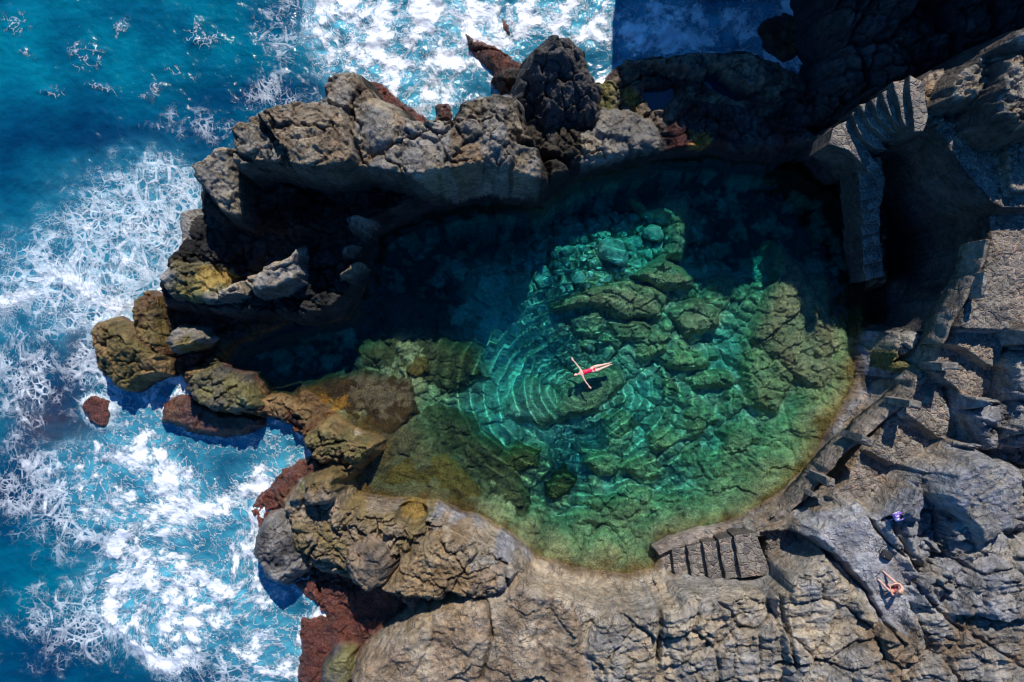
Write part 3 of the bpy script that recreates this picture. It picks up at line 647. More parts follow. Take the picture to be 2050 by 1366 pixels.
smo = np.exp(-(((X + .1) / 2.0) ** 2 + ((Y + .9) / 3.6) ** 2))
fl = fl * (1 - .1 * smo) + (1 - .85 * smo) * (1.45 * cob * (1 - 0.5 * sandy) + fac) * (0.25 + 0.75 * dep) - 0.45 * dep
inside = sdp > 0
lip = np.clip(-sdp / 0.25, 0, 1)
Zp = np.where(inside, np.minimum(fl, -0.10), Z)
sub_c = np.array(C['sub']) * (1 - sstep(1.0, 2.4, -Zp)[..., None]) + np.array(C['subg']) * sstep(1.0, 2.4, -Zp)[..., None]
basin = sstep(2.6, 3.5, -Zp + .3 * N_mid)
sub_c = sub_c * (1 - basin[..., None]) + np.array((.05, .06, .065)) * basin[..., None]  # deepest floor darkened in its colour to stand in for shade
floor_shade = np.clip(sstep(3.2, 5.2, Y + .5 * N_mid) * (1 - 1.3 * np.exp(-(((X - 5.2) / 3.6) ** 2 + ((Y - 4.6) / 2.3) ** 2))) + sstep(-1.2, -3.2, X + .6 * N_mid) * sstep(-.4, .8, Y) + sstep(-6.5, -8, X) * sstep(-3.4, -2.2, Y) + sstep(15.2, 16, X) * sstep(0, 2, Y), 0, 1)
sub_c = sub_c * (1 - floor_shade[..., None]) + np.array((.03, .035, .04)) * floor_shade[..., None]  # pool floor under the cliff and ridge shadows painted near-black
swm = sstep(0, -2.5, X + .6 * N_mid) * sstep(-3.0, -4.2, Y)
sub_c = sub_c * (1 - .8 * swm[..., None]) + np.array(C['moss2']) * .8 * swm[..., None]
# drowned ledges
def sub_body(poly, z, edge, col, amp=1.0, det='rough', tilt=(0, 0)):
    P = np.array(unproj(poly, z)); 
    sd = poly_sd(P, X + .8 * WX, Y + .8 * WY); t = np.clip(sd / edge + .3, 0, 1)
    top = z + amp * DET[det] + tilt[0] * (X - P[:, 0].mean()) + tilt[1] * (Y - P[:, 1].mean())
    h = -5 + (top + 5) * np.sqrt(1 - (1 - t) ** 2)
    k = (h > Zp) & (t > 0) & inside
    Zp[k] = np.minimum(h[k], -0.06)
    sub_c[k] = np.array(C[col])
C['ledge'] = (.36, .31, .20); C['turq'] = (.60, .64, .52); C['algb'] = (.17, .115, .03)
sub_body([(1100, 610), (1180, 575), (1250, 555), (1310, 575), (1340, 590), (1330, 640), (1250, 640), (1180, 615), (1110, 625)], -0.9, .5, 'ledge', 1.2)
sub_body([(1260, 550), (1330, 510), (1400, 550), (1390, 580), (1330, 580)], -0.8, .6, 'ledge')
sub_body([(1215, 640), (1290, 640), (1350, 680), (1310, 700), (1230, 680)], -1.1, .5, 'ledge')
sub_body([(1330, 620), (1400, 590), (1450, 620), (1440, 660), (1370, 680)], -0.9, .6, 'ledge')
sub_body([(1270, 390), (1300, 410), (1340, 385), (1385, 378), (1390, 440), (1370, 520), (1330, 520), (1340, 450), (1290, 420)], -1.5, .8, 'ledge', 1.0)
sub_body([(1130, 760), (1200, 720), (1250, 730), (1260, 770), (1200, 830), (1120, 850), (1080, 830), (1120, 790)], -1.15, .9, 'ledge', .8, 'smooth')
sub_body([(1040, 760), (1080, 750), (1120, 790), (1140, 850), (1080, 860), (1000, 840), (1010, 790)], -1.4, .9, 'ledge', .8, 'smooth')
sub_body([(1090, 970), (1130, 930), (1165, 960), (1150, 990), (1110, 1010), (1090, 1000)], -0.8, .6, 'moss')
sub_body([(970, 910), (1040, 880), (1090, 900), (1080, 950), (1010, 960)], -0.8, .8, 'moss')
sub_body([(1540, 560), (1560, 480), (1610, 520), (1640, 580), (1690, 640), (1700, 740), (1640, 800), (1560, 740), (1500, 680)], -0.6, .9, 'ledge', 1.2)
sub_body([(1480, 700), (1560, 680), (1600, 760), (1560, 840), (1500, 820)], -0.9, .9, 'sub', 1.2)
sub_body([(700, 690), (760, 660), (850, 640), (900, 670), (960, 690), (980, 760), (900, 800), (800, 790), (720, 740)], -0.75, 1.3, 'moss2', .75)
sub_body([(800, 745), (830, 705), (865, 710), (870, 750), (830, 765)], -0.3, .5, 'olive', .6)
sub_body([(800, 800), (880, 800), (960, 830), (960, 900), (860, 920), (790, 880)], -0.8, 1.1, 'moss2', .7)
sub_body([(720, 985), (740, 940), (800, 900), (900, 900), (960, 960), (1000, 1040), (1060, 1100), (1100, 1140), (900, 1000)], -0.35, .8, 'algb', .5, 'algae')
for (cx, cy, rx, ry, zz) in [(1300, 700, 40, 25, -1.2), (1380, 720, 45, 30, -1.1), (1340, 780, 30, 20, -1.5), (1430, 760, 50, 30, -1.1), (1400, 840, 40, 35, -1.3), (1330, 880, 45, 25, -1.2), (1240, 850, 40, 30, -1.4), (1290, 940, 45, 28, -1.2), (1400, 920, 40, 30, -1.3), (1480, 880, 45, 35, -1.0), (1210, 930, 45, 25, -1.2), (1340, 1000, 40, 22, -1.0), (1440, 980, 45, 25, -.9), (1250, 1020, 45, 25, -.9), (1540, 920, 40, 30, -.7), (1180, 1040, 40, 25, -.7)]:
    a0 = (cx * 7 + cy) % 6
    sub_body([(cx + rx * (1 + .25 * math.sin(3 * a + a0)) * math.cos(a), cy + ry * (1 + .25 * math.cos(2 * a + a0)) * math.sin(a)) for a in np.linspace(0, 2 * math.pi, 11)[:-1]], zz, .6, 'sub', 1.0)
sub_body([(575, 790), (640, 752), (720, 738), (830, 748), (845, 830), (785, 890), (700, 850), (640, 812)], -0.10, .7, 'weed', .2, 'algae')
sub_body([(720, 990), (745, 940), (800, 880), (900, 850), (1000, 880), (1060, 960), (1090, 1080), (1080, 1120), (980, 1050), (880, 1005)], -0.75, .9, 'moss2', .9)
subm = sstep(-0.05, 0.12, sdp)
Z = Zp
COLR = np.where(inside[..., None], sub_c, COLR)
# golden brown weed fringe at the waterline, turquoise sand in the low pockets
fringe = sstep(1.0, 0.0, sdp + 1.3 * N_mid + .6 * WX2 + .2) * inside * sstep(3.5, 0, Y)
COLR = COLR * (1 - .8 * fringe[..., None]) + np.array((.15, .08, .016)) * .8 * fringe[..., None]
pocket = np.clip(sstep(1.5, 2.1, -Z) * sstep(-.1, .2, N_mid) + 1.1 * smo * sstep(1.0, 1.4, -Z), 0, 1) * inside
COLR = COLR * (1 - .6 * pocket[..., None]) + np.array(C['turq']) * .6 * pocket[..., None]
WET = np.where(inside, 0.0, WET); PAVE = np.where(inside, 0.0, PAVE)
ALG = np.where(inside, np.clip(1.0 - 0.75 * sstep(0.9, 1.7, -Z) + .25 * N_mid, 0, 1), ALG)
paint([(690, 755), (780, 742), (825, 800), (765, 830), (700, 800)], 0, 'sand', .2, .4, brk=1.9)
paint([(655, 798), (692, 793), (702, 815), (668, 824)], 0, 'orange', .12, .95, brk=.5)
paint([(635, 788), (653, 788), (656, 805), (638, 806)], 0, 'orange', .1, .95, brk=.3)
# shade put into the north rim's colour; elsewhere a damp weedy rim, pool and sea
COLR = np.where(((~inside) & (sdp > -1.2) & (Y > 3.5) & (Z < 1.2))[..., None], np.array((.035, .035, .035)), COLR)  # north rim blackened to deepen the shade along the pool
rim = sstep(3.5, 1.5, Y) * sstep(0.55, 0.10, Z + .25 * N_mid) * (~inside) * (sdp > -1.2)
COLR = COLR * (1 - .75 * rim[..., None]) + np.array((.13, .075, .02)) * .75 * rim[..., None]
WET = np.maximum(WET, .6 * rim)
searim = sstep(1.2, 0.2, Z + .35 * N_mid) * (sdp <= -1.2) * (X < 5) * (Y < 17)
COLR = COLR * (1 - .8 * searim[..., None]) + np.array(C['red']) * .8 * searim[..., None]
WET = np.maximum(WET, searim)

tide = None
mk = (Z > -1.2) | (sdp0 > -1.5)
from_mask = mk
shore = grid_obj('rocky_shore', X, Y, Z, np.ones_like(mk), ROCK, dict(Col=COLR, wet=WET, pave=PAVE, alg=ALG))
tag(shore, kind='structure'); shore.cycles.is_caustics_receiver = True

# ------------------------------------------------------------------ single boulders
def boulder_patch(poly, z, **kw):
    kw.setdefault('edge', .8); body(poly, z, **kw)
boulder_patch([(1035, 240), (1040, 150), (1060, 105), (1100, 82), (1135, 80), (1165, 100), (1175, 130), (1205, 160), (1205, 220), (1170, 262), (1100, 270), (1050, 258)], 3.5,
              edge=1.3, det='rough', col='dark', col2='dark', tilt=(0, .85), dome=.5, sep='boulder', label='largest black boulder, steep-sided, on the north rim beside the white surf', wet=.1, amp=1.6)
boulder_patch([(905, 240), (915, 200), (960, 178), (1030, 172), (1045, 190), (1040, 235), (990, 245), (940, 255)], 4.7, edge=1.0, det='smooth', col='dark', col2='gray', tilt=(0, .2), dome=.5,
              sep='boulder', label='black rounded boulder just west of the largest black boulder', wet=.4, amp=1.8)
boulder_patch([(178, 690), (180, 655), (205, 640), (255, 660), (285, 690), (320, 710), (325, 745), (280, 765), (250, 785), (215, 770), (190, 740)], 1.7, edge=.7, det='rough', col='olive', col2='ochre',
              sep='sea_rock', label='large olive and tan rock in the surf at the western tip of the shore', wet=.5, tilt=(.1, .15), amp=1.3)
boulder_patch([(262, 640), (266, 600), (290, 585), (312, 592), (325, 640), (332, 700), (330, 730), (290, 720), (272, 680)], 1.3, edge=.6, det='rough', col='brown', col2='olive',
              sep='sea_rock', label='upright reddish brown rock between the surf and the shaded ledge', wet=.7, amp=1.2)
boulder_patch([(315, 845), (320, 810), (345, 792), (380, 795), (440, 825), (500, 822), (524, 840), (522, 860), (480, 873), (420, 872), (360, 862)], 0.75, edge=.7, det='smooth', col='brown', col2='maroon',
              sep='sea_rock', label='long rounded maroon rock lying low in the blue shaded surf', wet=.9, amp=1.2)
boulder_patch([(370, 775), (385, 750), (420, 735), (480, 755), (510, 790), (515, 815), (470, 824), (420, 822), (385, 805)], 1.8, edge=.6, det='rough', col='moss', col2='dark',
              sep='sea_rock', label='wet olive grey rock above the long maroon rock', wet=.8, amp=1.4)
boulder_patch([(498, 1110), (500, 1080), (520, 1050), (560, 1040), (598, 1060), (605, 1110), (600, 1150), (560, 1185), (525, 1170)], 2.2, edge=.9, det='pit', col='dark', col2='gray',
              sep='sea_rock', label='wet black and grey rock on the tip of the south-west cape', wet=.85, amp=1.0, dome=.4)
boulder_patch([(682, 1140), (690, 1110), (730, 1085), (770, 1100), (785, 1140), (770, 1180), (730, 1200), (695, 1180)], 3.6, edge=.8, det='pit', col='dark', col2='warm',
              sep='boulder', label='pitted grey boulder on the south-west cape above the maroon gully', amp=.8, dome=.5)
boulder_patch([(160, 820), (175, 790), (215, 800), (225, 835), (205, 862), (175, 850)], 0.25, edge=.6, det='algae', col='red', col2='maroon', sep='sea_rock',
              label='small reddish rock awash in foam below the large olive and tan rock', wet=1, amp=.6)
for b in BOULDERS:
    s = b['s']; h = b['h']; m = (h > Z[s] - 0.35) & (h > -0.8)
    cc = b['col'].copy()
    lo = sstep(.8, .15, h + .3 * N_mid[s])
    cc = cc * (1 - .75 * lo[..., None]) + np.array(C['red']) * .75 * lo[..., None] if b['name'] == 'sea_rock' else cc
    o = grid_obj(b['name'], X[s], Y[s], np.maximum(h, -0.9), m, ROCK, dict(Col=cc, wet=np.full(h.shape, float(b['wet'])), pave=np.zeros(h.shape), alg=np.full(h.shape, float(b['alg']))))
    tag(o, b['label'], 'rock'); o.cycles.is_caustics_receiver = True

def ground(x, y):
    j = (x - xs[0]) / GS; i = (y - ys[0]) / GS; i = int(round(i)); j = int(round(j))
    return float(Z[max(0, min(i, Z.shape[0] - 1)), max(0, min(j, Z.shape[1] - 1))])
# ------------------------------------------------------------------ sea surface
gs = 0.08
sx = np.arange(-29, 15.001, gs); sy = np.arange(-20, 20.001, gs)
SXX, SYY = np.meshgrid(sx, sy)
PXX = SXX * PXM + 1025; PYY = 683 - SYY * PXM       # used to read off the mapped foam field
def swell(x, y):
    return (0.10 * fbm(x / 5, y / 5, 600, 3) + 0.06 * ridged(x / 2.2 + .3 * fbm(x / 2, y / 2, 5, 2), y / 1.6, 610, 3) + 0.03 * ridged(x / .8, y / .7, 620, 3))
foam = np.zeros(SXX.shape); milk = np.zeros(SXX.shape); lace = np.zeros(SXX.shape); dark = np.zeros(SXX.shape)
wfx = 1.1 * fbm(SXX / 2.6, SYY / 2.6, 630, 4); wfy = 1.1 * fbm(SXX / 2.6, SYY / 2.6, 640, 4)
sfx = 1.0 * fbm(SXX / 3.2, SYY / 3.2, 631, 2); sfy = 1.0 * fbm(SXX / 3.2, SYY / 3.2, 641, 2)
QX = PXX + wfx * 41; QY = PYY + wfy * 41
def blob(cx, cy, rx, ry, ang=0.0, p=2.0):
    a = R(ang); dx = QX - cx; dy = QY - cy
    u = (dx * math.cos(a) + dy * math.sin(a)) / rx; v = (-dx * math.sin(a) + dy * math.cos(a)) / ry
    return np.exp(-np.power(u * u + v * v, p / 2))
def band(pts, w_, p=2.0):
    return np.exp(-np.power(line_d(pts, QX, QY) / w_, p))
def mx(a, b): return np.maximum(a, b)
# surf against the north shore
A = mx(mx(blob(760, 90, 140, 120, 20, 4), blob(900, 60, 160, 110, 0, 4)), mx(blob(860, 190, 90, 60, 0, 3), blob(1120, 50, 160, 70, 0, 4)))
A = mx(A, mx(blob(670, 60, 60, 110, 0, 4), mx(blob(1330, 60, 150, 90, 0, 4) * .92, blob(1490, 50, 130, 70, 0, 3) * .85)))
A = mx(A, band([(1590, 10), (1635, 60), (1640, 110), (1590, 140), (1545, 140)], 20) * 1.0)
A = mx(A, band([(700, 10), (640, 90), (660, 130)], 25) * .9)
hole = mx(mx(blob(690, 95, 28, 30), blob(845, 85, 45, 30)), mx(blob(1160, 30, 30, 30), blob(1090, 90, 25, 20)))
A = A * (1 - .45 * hole)
foam = mx(foam, A * .97); milk = mx(milk, A * .9)
# lacy apron west of the ridge
B = mx(mx(blob(260, 470, 200, 150, -15, 4), blob(110, 560, 160, 130, 0, 4)), mx(blob(330, 380, 90, 70, 0, 4), blob(230, 600, 110, 90, 0, 4)))
B = B * (1 - .35 * mx(blob(60, 490, 60, 40), blob(40, 610, 50, 40)))
foam = mx(foam, B * .44); milk = mx(milk, B * .45); lace = mx(lace, B * .66)
foam = mx(foam, band([(20, 600), (120, 560), (250, 620), (200, 650)], 30) * .9)
# churning water in the south-west bay
Cc = mx(mx(blob(300, 990, 190, 110, 20, 4), blob(380, 1180, 190, 130, 0, 4)), mx(blob(470, 1080, 120, 130, 0, 4), blob(560, 960, 90, 70, 0, 4)))
Cc = mx(Cc, mx(blob(500, 880, 150, 60, 0, 4) * .55, blob(300, 800, 80, 70, -30, 3) * .7)); Cc = mx(Cc, blob(560, 1300, 110, 80, 0, 3) * .75)
Cc = mx(Cc, blob(270, 890, 90, 40, 0, 3) * .8)
Cc = Cc * (1 - .6 * mx(mx(blob(430, 1110, 50, 70, 30), blob(480, 930, 80, 35)), mx(blob(240, 960, 60, 25), blob(300, 1010, 40, 25))))
foam = mx(foam, Cc * .95); milk = mx(milk, Cc * .9)
sp1 = [(250 + 120 * math.cos(t) , 1200 + 110 * math.sin(t)) for t in np.linspace(1.2, 4.2, 12)]
foam = mx(foam, band([(x + 100, y) for x, y in sp1], 28) * 1.0)
foam = mx(foam, band([(560, 950), (470, 1000), (380, 1010), (300, 1040), (230, 1100)], 40) * .9)
# loose fringes
fr = mx(mx(blob(120, 1000, 200, 110, 35, 3), blob(180, 1240, 160, 110, 0, 3)), mx(blob(60, 780, 90, 160, 0, 3), blob(200, 740, 80, 120, 0, 3)))
fr = mx(fr, mx(blob(560, 230, 90, 110, 0, 3) * .8, blob(400, 250, 110, 50, 0, 3) * .55)); fr = mx(fr, blob(480, 1330, 200, 60, 0, 3)); fr = mx(fr, blob(560, 60, 70, 90, 0, 3) * .7)
foam = mx(foam, fr * .38); lace = mx(lace, fr * .7 * (Cc < .4))
# patches out on open water
for a in [(32, 50, 28, 34, 0), (355, 148, 36, 16, 5), (245, 38, 20, 14, 0), (400, 60, 30, 14, 0), (110, 178, 26, 10, 10), (60, 120, 12, 8, 0), (300, 195, 18, 9, 0), (170, 110, 30, 30, 0), (210, 180, 30, 10, 0)]:
    foam = mx(foam, blob(*a) * .66)
# foam hugging the rocks
zi = np.zeros(SXX.shape)
ii = np.clip(((SYY - ys[0]) / GS).round().astype(int), 0, Z.shape[0] - 1); jj = np.clip(((SXX - xs[0]) / GS).round().astype(int), 0, Z.shape[1] - 1)
land = (Z[ii, jj] > -0.05).astype(float)
for b in BOULDERS:
    if b['name'] == 'sea_rock':
        s = b['s']; li = ii - s[0].start; lj = jj - s[1].start
        ok = (li >= 0) & (lj >= 0) & (li < b['h'].shape[0]) & (lj < b['h'].shape[1])
        land[ok] = np.maximum(land[ok], (b['h'][li[ok], lj[ok]] > -0.05))
def blur(a, n):
    for _ in range(n):
        a = (a + np.roll(a, 1, 0) + np.roll(a, -1, 0) + np.roll(a, 1, 1) + np.roll(a, -1, 1)) / 5
    return a
near = blur(land, 40)
foam = mx(foam, sstep(0.02, .45, near) * .8 * (1 - sstep(.3, .9, near) * .1)); milk = mx(milk, sstep(.02, .5, near) * .6)
foam = np.clip(foam + .10 * fbm(SXX / 1.3, SYY / 1.3, 650, 4), 0, 1)
# water colours
deepc = np.array((.0, .058, .125)); teal = np.array((.0, .118, .185)); navy = np.array((.0, .022, .075)); purple = np.array((.055, .03, .045))
tmix = np.clip(.75 * blob(60, 60, 300, 90, 0) + .8 * blob(200, 130, 260, 50, 10) + .5 * blob(450, 60, 150, 60) + .9 * blob(100, 1180, 90, 60) + .3 + .5 * fbm(SXX / 3, SYY / 3, 660, 3), 0, 1)
nv = np.clip(mx(mx(blob(120, 270, 300, 45, 0), blob(60, 1330, 130, 80)), mx(blob(30, 980, 50, 70), blob(480, 190, 200, 40))) * .75, 0, 1)
scol = deepc + (teal - deepc) * tmix[..., None]; scol = scol * (1 - nv[..., None]) + navy * nv[..., None]
reef = np.clip(mx(blob(100, 840, 85, 80, 0, 3), blob(150, 700, 30, 60)) * (0.75 + .6 * fbm(SXX / .9, SYY / .9, 670, 4)), 0, 1)
scol = scol * (1 - .8 * reef[..., None]) + purple * .8 * reef[..., None]
milk = milk * (1 - .7 * reef); foam = foam * (1 - .35 * blob(100, 850, 80, 70, 0, 3))
fleck = .7 * np.clip(1 - foam * 2, 0, 1) * np.clip(mx(blob(350, 130, 330, 120, 0, 3), blob(480, 250, 120, 60)), 0.1, 1)
# swirl the pattern coordinates with the eddies
flow = np.stack([SXX + .25 * sfx, SYY + .25 * sfy, 0 * SXX], -1)
for (cx, cy, rad, st) in [(390, 1190, 3.2, 2.2), (250, 480, 3, 1.0), (800, 80, 3, -1.2), (130, 620, 2.5, 1.2), (460, 1010, 2.5, -1.2), (1360, 70, 2.5, .9), (1610, 80, 1.6, 1.5)]:
    x0, y0 = W(cx, cy); dx = SXX - x0; dy = SYY - y0; r = np.hypot(dx, dy); a = .25 * st * np.exp(-(r / rad) ** 2)
    fx, fy = flow[..., 0] - x0, flow[..., 1] - y0
    flow[..., 0] = x0 + fx * np.cos(a) - fy * np.sin(a); flow[..., 1] = y0 + fx * np.sin(a) + fy * np.cos(a)
sz = swell(SXX, SYY) + .30 * foam * (.4 + fbm(SXX / 1.0, SYY / .8, 680, 4)) * (1 - .6 * np.clip(lace, 0, 1)) - 0.02
keep = poly_sd(PW, SXX, SYY) < -0.8
# keep the sea out from under the high ground in the east
keep &= ~((SXX > 15) & (SYY < 8))
keep &= ~((poly_sd([W(690, 1000), W(690, 600), W(1200, 380), W(1700, 300), W(2100, 500), W(2100, 1500), W(950, 1500), W(950, 1100)], SXX, SYY) > 0))
sea = grid_obj('sea', SXX, SYY, sz, keep, SEA, dict(foam=foam, milk=np.clip(milk, 0, 1), lace=np.clip(lace, 0, 1), Col=scol, Flow=flow, fleck=fleck))
tag(sea, kind='structure')
# the open sea out to the horizon
def far_sheet(name, x0, x1, y0, y1, z):
    nx, ny = 24, 24
    gx, gy = np.meshgrid(np.linspace(x0, x1, nx), np.linspace(y0, y1, ny))
    c = np.zeros(gx.shape + (3,)); c[:] = (.0, .06, .14)
    o0 = np.zeros(gx.shape)
    o = grid_obj(name, gx, gy, np.full(gx.shape, z), np.ones(gx.shape, bool), SEA, dict(foam=o0 + .12, milk=o0, lace=o0 + 1, Col=c, Flow=np.stack([gx, gy, o0], -1), fleck=o0 + .5))
    return tag(o, kind='structure')
for a in ((-600, -28.9, -600, 600), (-28.9, 600, -600, -19.9), (-28.9, 15, 19.9, 600)):
    far_sheet('open_sea', *a, -0.03)

# ------------------------------------------------------------------ pool water (real ripples: they bend and focus the sunlight)
pg = 0.055
px_ = np.arange(-15, 18.5, pg); py_ = np.arange(-12.5, 10, pg)
PX, PY = np.meshgrid(px_, py_)
SWX, SWY = W(1176, 746)
rr = np.hypot((PX - SWX) * 0.92, (PY - SWY) * 1.08)
ph = fbm(PX / 3, PY / 3, 700, 2)
aniso = np.clip(.62 + .6 * sstep(-.2, 1, -(PX - SWX) / (rr + .3)) + .4 * fbm(PX / 2, PY / 2, 701, 2), .15, 1.4)
rip = aniso * 0.0085 * np.sin(2 * np.pi * rr / .38 + 1.2 * ph) * np.exp(-((rr - 2.3) / 1.5) ** 2)
rip += aniso * 0.0200 * np.sin(2 * np.pi * rr / .62 + .9 * ph) * np.exp(-((rr - 4.8) / 2.8) ** 2)
far = sstep(3.0, 7.0, rr)
west = sstep(-.5, .8, -(PX - SWX) / (rr + .3)) * sstep(7.5, 5, rr)
rip += (.25 + .75 * far) * (1 - .8 * west) * (0.014 * perlin(PX / .62 + .5 * perlin(PX / 1.5, PY / 1.5, 710), PY / .42, 711) + 0.0062 * perlin(PX / .30, PY / .24, 712)) + 0.002 * perlin(PX / .16, PY / .15, 713)
calm = 0.55 + .45 * sstep(-.3, .3, fbm(PX / 5, PY / 5, 720, 2))
rip = rip * calm + .004 * perlin(PX / 2, PY / 2, 730)
gi = np.clip(((PY - ys[0]) / GS).round().astype(int), 0, Z.shape[0] - 1); gj = np.clip(((PX - xs[0]) / GS).round().astype(int), 0, Z.shape[1] - 1)
dpt = blur(np.clip(-Z[gi, gj], 0, 5), 14)
tint = np.stack([np.exp(-.58 * dpt) * .98, np.exp(-.062 * dpt), np.exp(-.072 * dpt)], -1)
pk = poly_sd(PW, PX, PY) > -0.6
pool = grid_obj('pool_water', PX, PY, rip, pk, POOLW, dict(Tint=tint))
tag(pool, kind='structure'); pool.cycles.is_caustics_caster = True
TP = NT('tide_pool_water'); TP.wire(TP.n('ShaderNodeBsdfPrincipled', i_Base_Color=(.008, .022, .05), i_Roughness=.06))
def puddle(poly, z):
    P = unproj(poly, z); n = len(P)
    o = mesh_obj('tide_pool', [(x, y, z) for x, y in P] + [(x, y, z - .3) for x, y in P], [tuple(range(n))[::-1]] + [(i, i + n, (i + 1) % n + n, (i + 1) % n) for i in range(n)], TP.m, smooth=False)
    return tag(o, kind='structure')
puddle([(1275, 172), (1355, 170), (1362, 205), (1335, 235), (1295, 240), (1275, 215)], .72)
puddle([(1385, 140), (1440, 140), (1500, 200), (1480, 225), (1430, 205), (1390, 180)], .72)

# ------------------------------------------------------------------ loose stones on the pool floor
rng = random.Random(7)
def stone_mesh(seed, sub=3):
    bm = bmesh.new(); bmesh.ops.create_icosphere(bm, subdivisions=sub, radius=1)
    rg = random.Random(seed)
    cuts = [(Vector((rg.uniform(-1, 1), rg.uniform(-1, 1), rg.uniform(-.6, 1))).normalized(), rg.uniform(.62, .9)) for _ in range(9)]
    from mathutils import noise
    for v in bm.verts:
        for n_, d in cuts:
            q = v.co.dot(n_)
            if q > d: v.co -= n_ * (q - d) * .85
        v.co *= 1 + .07 * noise.noise(v.co * 2.3 + Vector((seed, 0, 0))) + .03 * noise.noise(v.co * 6)
    me = bpy.data.meshes.new('stone'); bm.to_mesh(me); bm.free()
    me.polygons.foreach_set('use_smooth', [True] * len(me.polygons))
    n = len(me.vertices)
    at = me.color_attributes.new('Col', 'FLOAT_COLOR', 'POINT'); cc = STC[seed % len(STC)]
    at.data.foreach_set('color', np.tile(np.array((*cc, 1), np.float32), n))
    for k in ('wet', 'pave', 'alg'):
        a = me.attributes.new(k, 'FLOAT', 'POINT'); a.data.foreach_set('value', np.full(n, .15 if k == 'alg' else 0, np.float32))
    me.materials.append(ROCK)
    return me
STC = [(.50, .50, .44), (.42, .43, .39), (.58, .50, .43), (.48, .52, .46), (.36, .38, .32)]
MESHES = [stone_mesh(i) for i in range(12)]
big = [(1228, 505, 34, 38, 'largest pale pinkish stone in the heap on the pool floor', 2),
       (1086, 552, 21, 30, 'oval grey stone at the south-west end of the underwater heap', 0),
       (1308, 468, 24, 22, 'angular pinkish grey stone at the east end of the underwater heap', 2),
       (1210, 448, 16, 22, 'mossy stone at the north edge of the underwater heap', 4),
       (1268, 438, 14, 13, 'small bright round stone at the north-east tip of the underwater heap', 3),
       (1272, 485, 15, 15, 'green-lit round stone right of the largest pinkish stone', 3),
       (1135, 500, 17, 13, 'pale rounded stone north-west of the underwater heap centre', 0),
       (1162, 495, 12, 12, 'rounded stone right of the pale north-west stone in the underwater heap', 1),
       (1058, 535, 13, 16, 'small stone at the westernmost tip of the underwater heap', 3),
       (1120, 545, 14, 13, 'flat pinkish stone right of the oval grey stone under water', 2),
       (1160, 558, 17, 15, 'pale oblong stone at the south side of the underwater heap', 0),
       (1270, 530, 20, 12, 'flat brownish stone below the largest pinkish stone', 2)]
placed = []
def put_stone(px, py, rx, ry, label, mi, group=None):
    zg = -1.7
    for _ in range(4):
        x, y = W(px, py, zg); zg = min(ground(x, y), -.5)
    r = (rx + ry) / 2 / PXM
    o = bpy.data.objects.new('underwater_stone', MESHES[mi]); COL.objects.link(o)
    o.location = (x, y, zg + r * .45); o.rotation_euler = (0, 0, rng.uniform(0, 6.28) if group else .2)
    o.scale = (rx / PXM, ry / PXM, r * .75)
    o.cycles.is_caustics_receiver = True
    tag(o, label, 'stone', group or 'stones heaped on the pool floor'); placed.append((px, py, (rx + ry) / 2))
for px0, py0, rx, ry, lb, ci in big:
    put_stone(px0, py0, rx, ry, lb, [i for i in range(12) if i % 5 == ci][0])
HEAP = [(1045, 520), (1100, 495), (1150, 470), (1200, 430), (1260, 425), (1320, 440), (1335, 480), (1300, 520), (1240, 555), (1180, 580), (1110, 600), (1070, 580)]
HP = np.array(HEAP, float)
tries = 0
while len(placed) < 105 and tries < 6000:
    tries += 1
    x = rng.uniform(1045, 1335); y = rng.uniform(425, 600); r = rng.choice([5, 6, 6, 7, 8, 9, 10])
    if float(poly_sd(HEAP, np.array([x]), np.array([y]))[0]) < 0: continue
    if any((x - a) ** 2 + (y - b) ** 2 < ((r + c) * .80) ** 2 for a, b, c in placed): continue
    put_stone(x, y, r * rng.uniform(.9, 1.2), r * rng.uniform(.85, 1.1), 'small rounded grey stone in the heap on the pool floor', rng.randrange(12), 'stones heaped on the pool floor')
for i in range(40):
    x = rng.uniform(1040, 1190); y = rng.uniform(672, 712); r = rng.choice([4, 5, 6, 7])
    if any((x - a) ** 2 + (y - b) ** 2 < ((r + c) * .85) ** 2 for a, b, c in placed): continue
    put_stone(x, y, r, r, 'small stone in the narrow underwater row north of the floating swimmer', rng.randrange(12), 'stones in a row north of the swimmer')

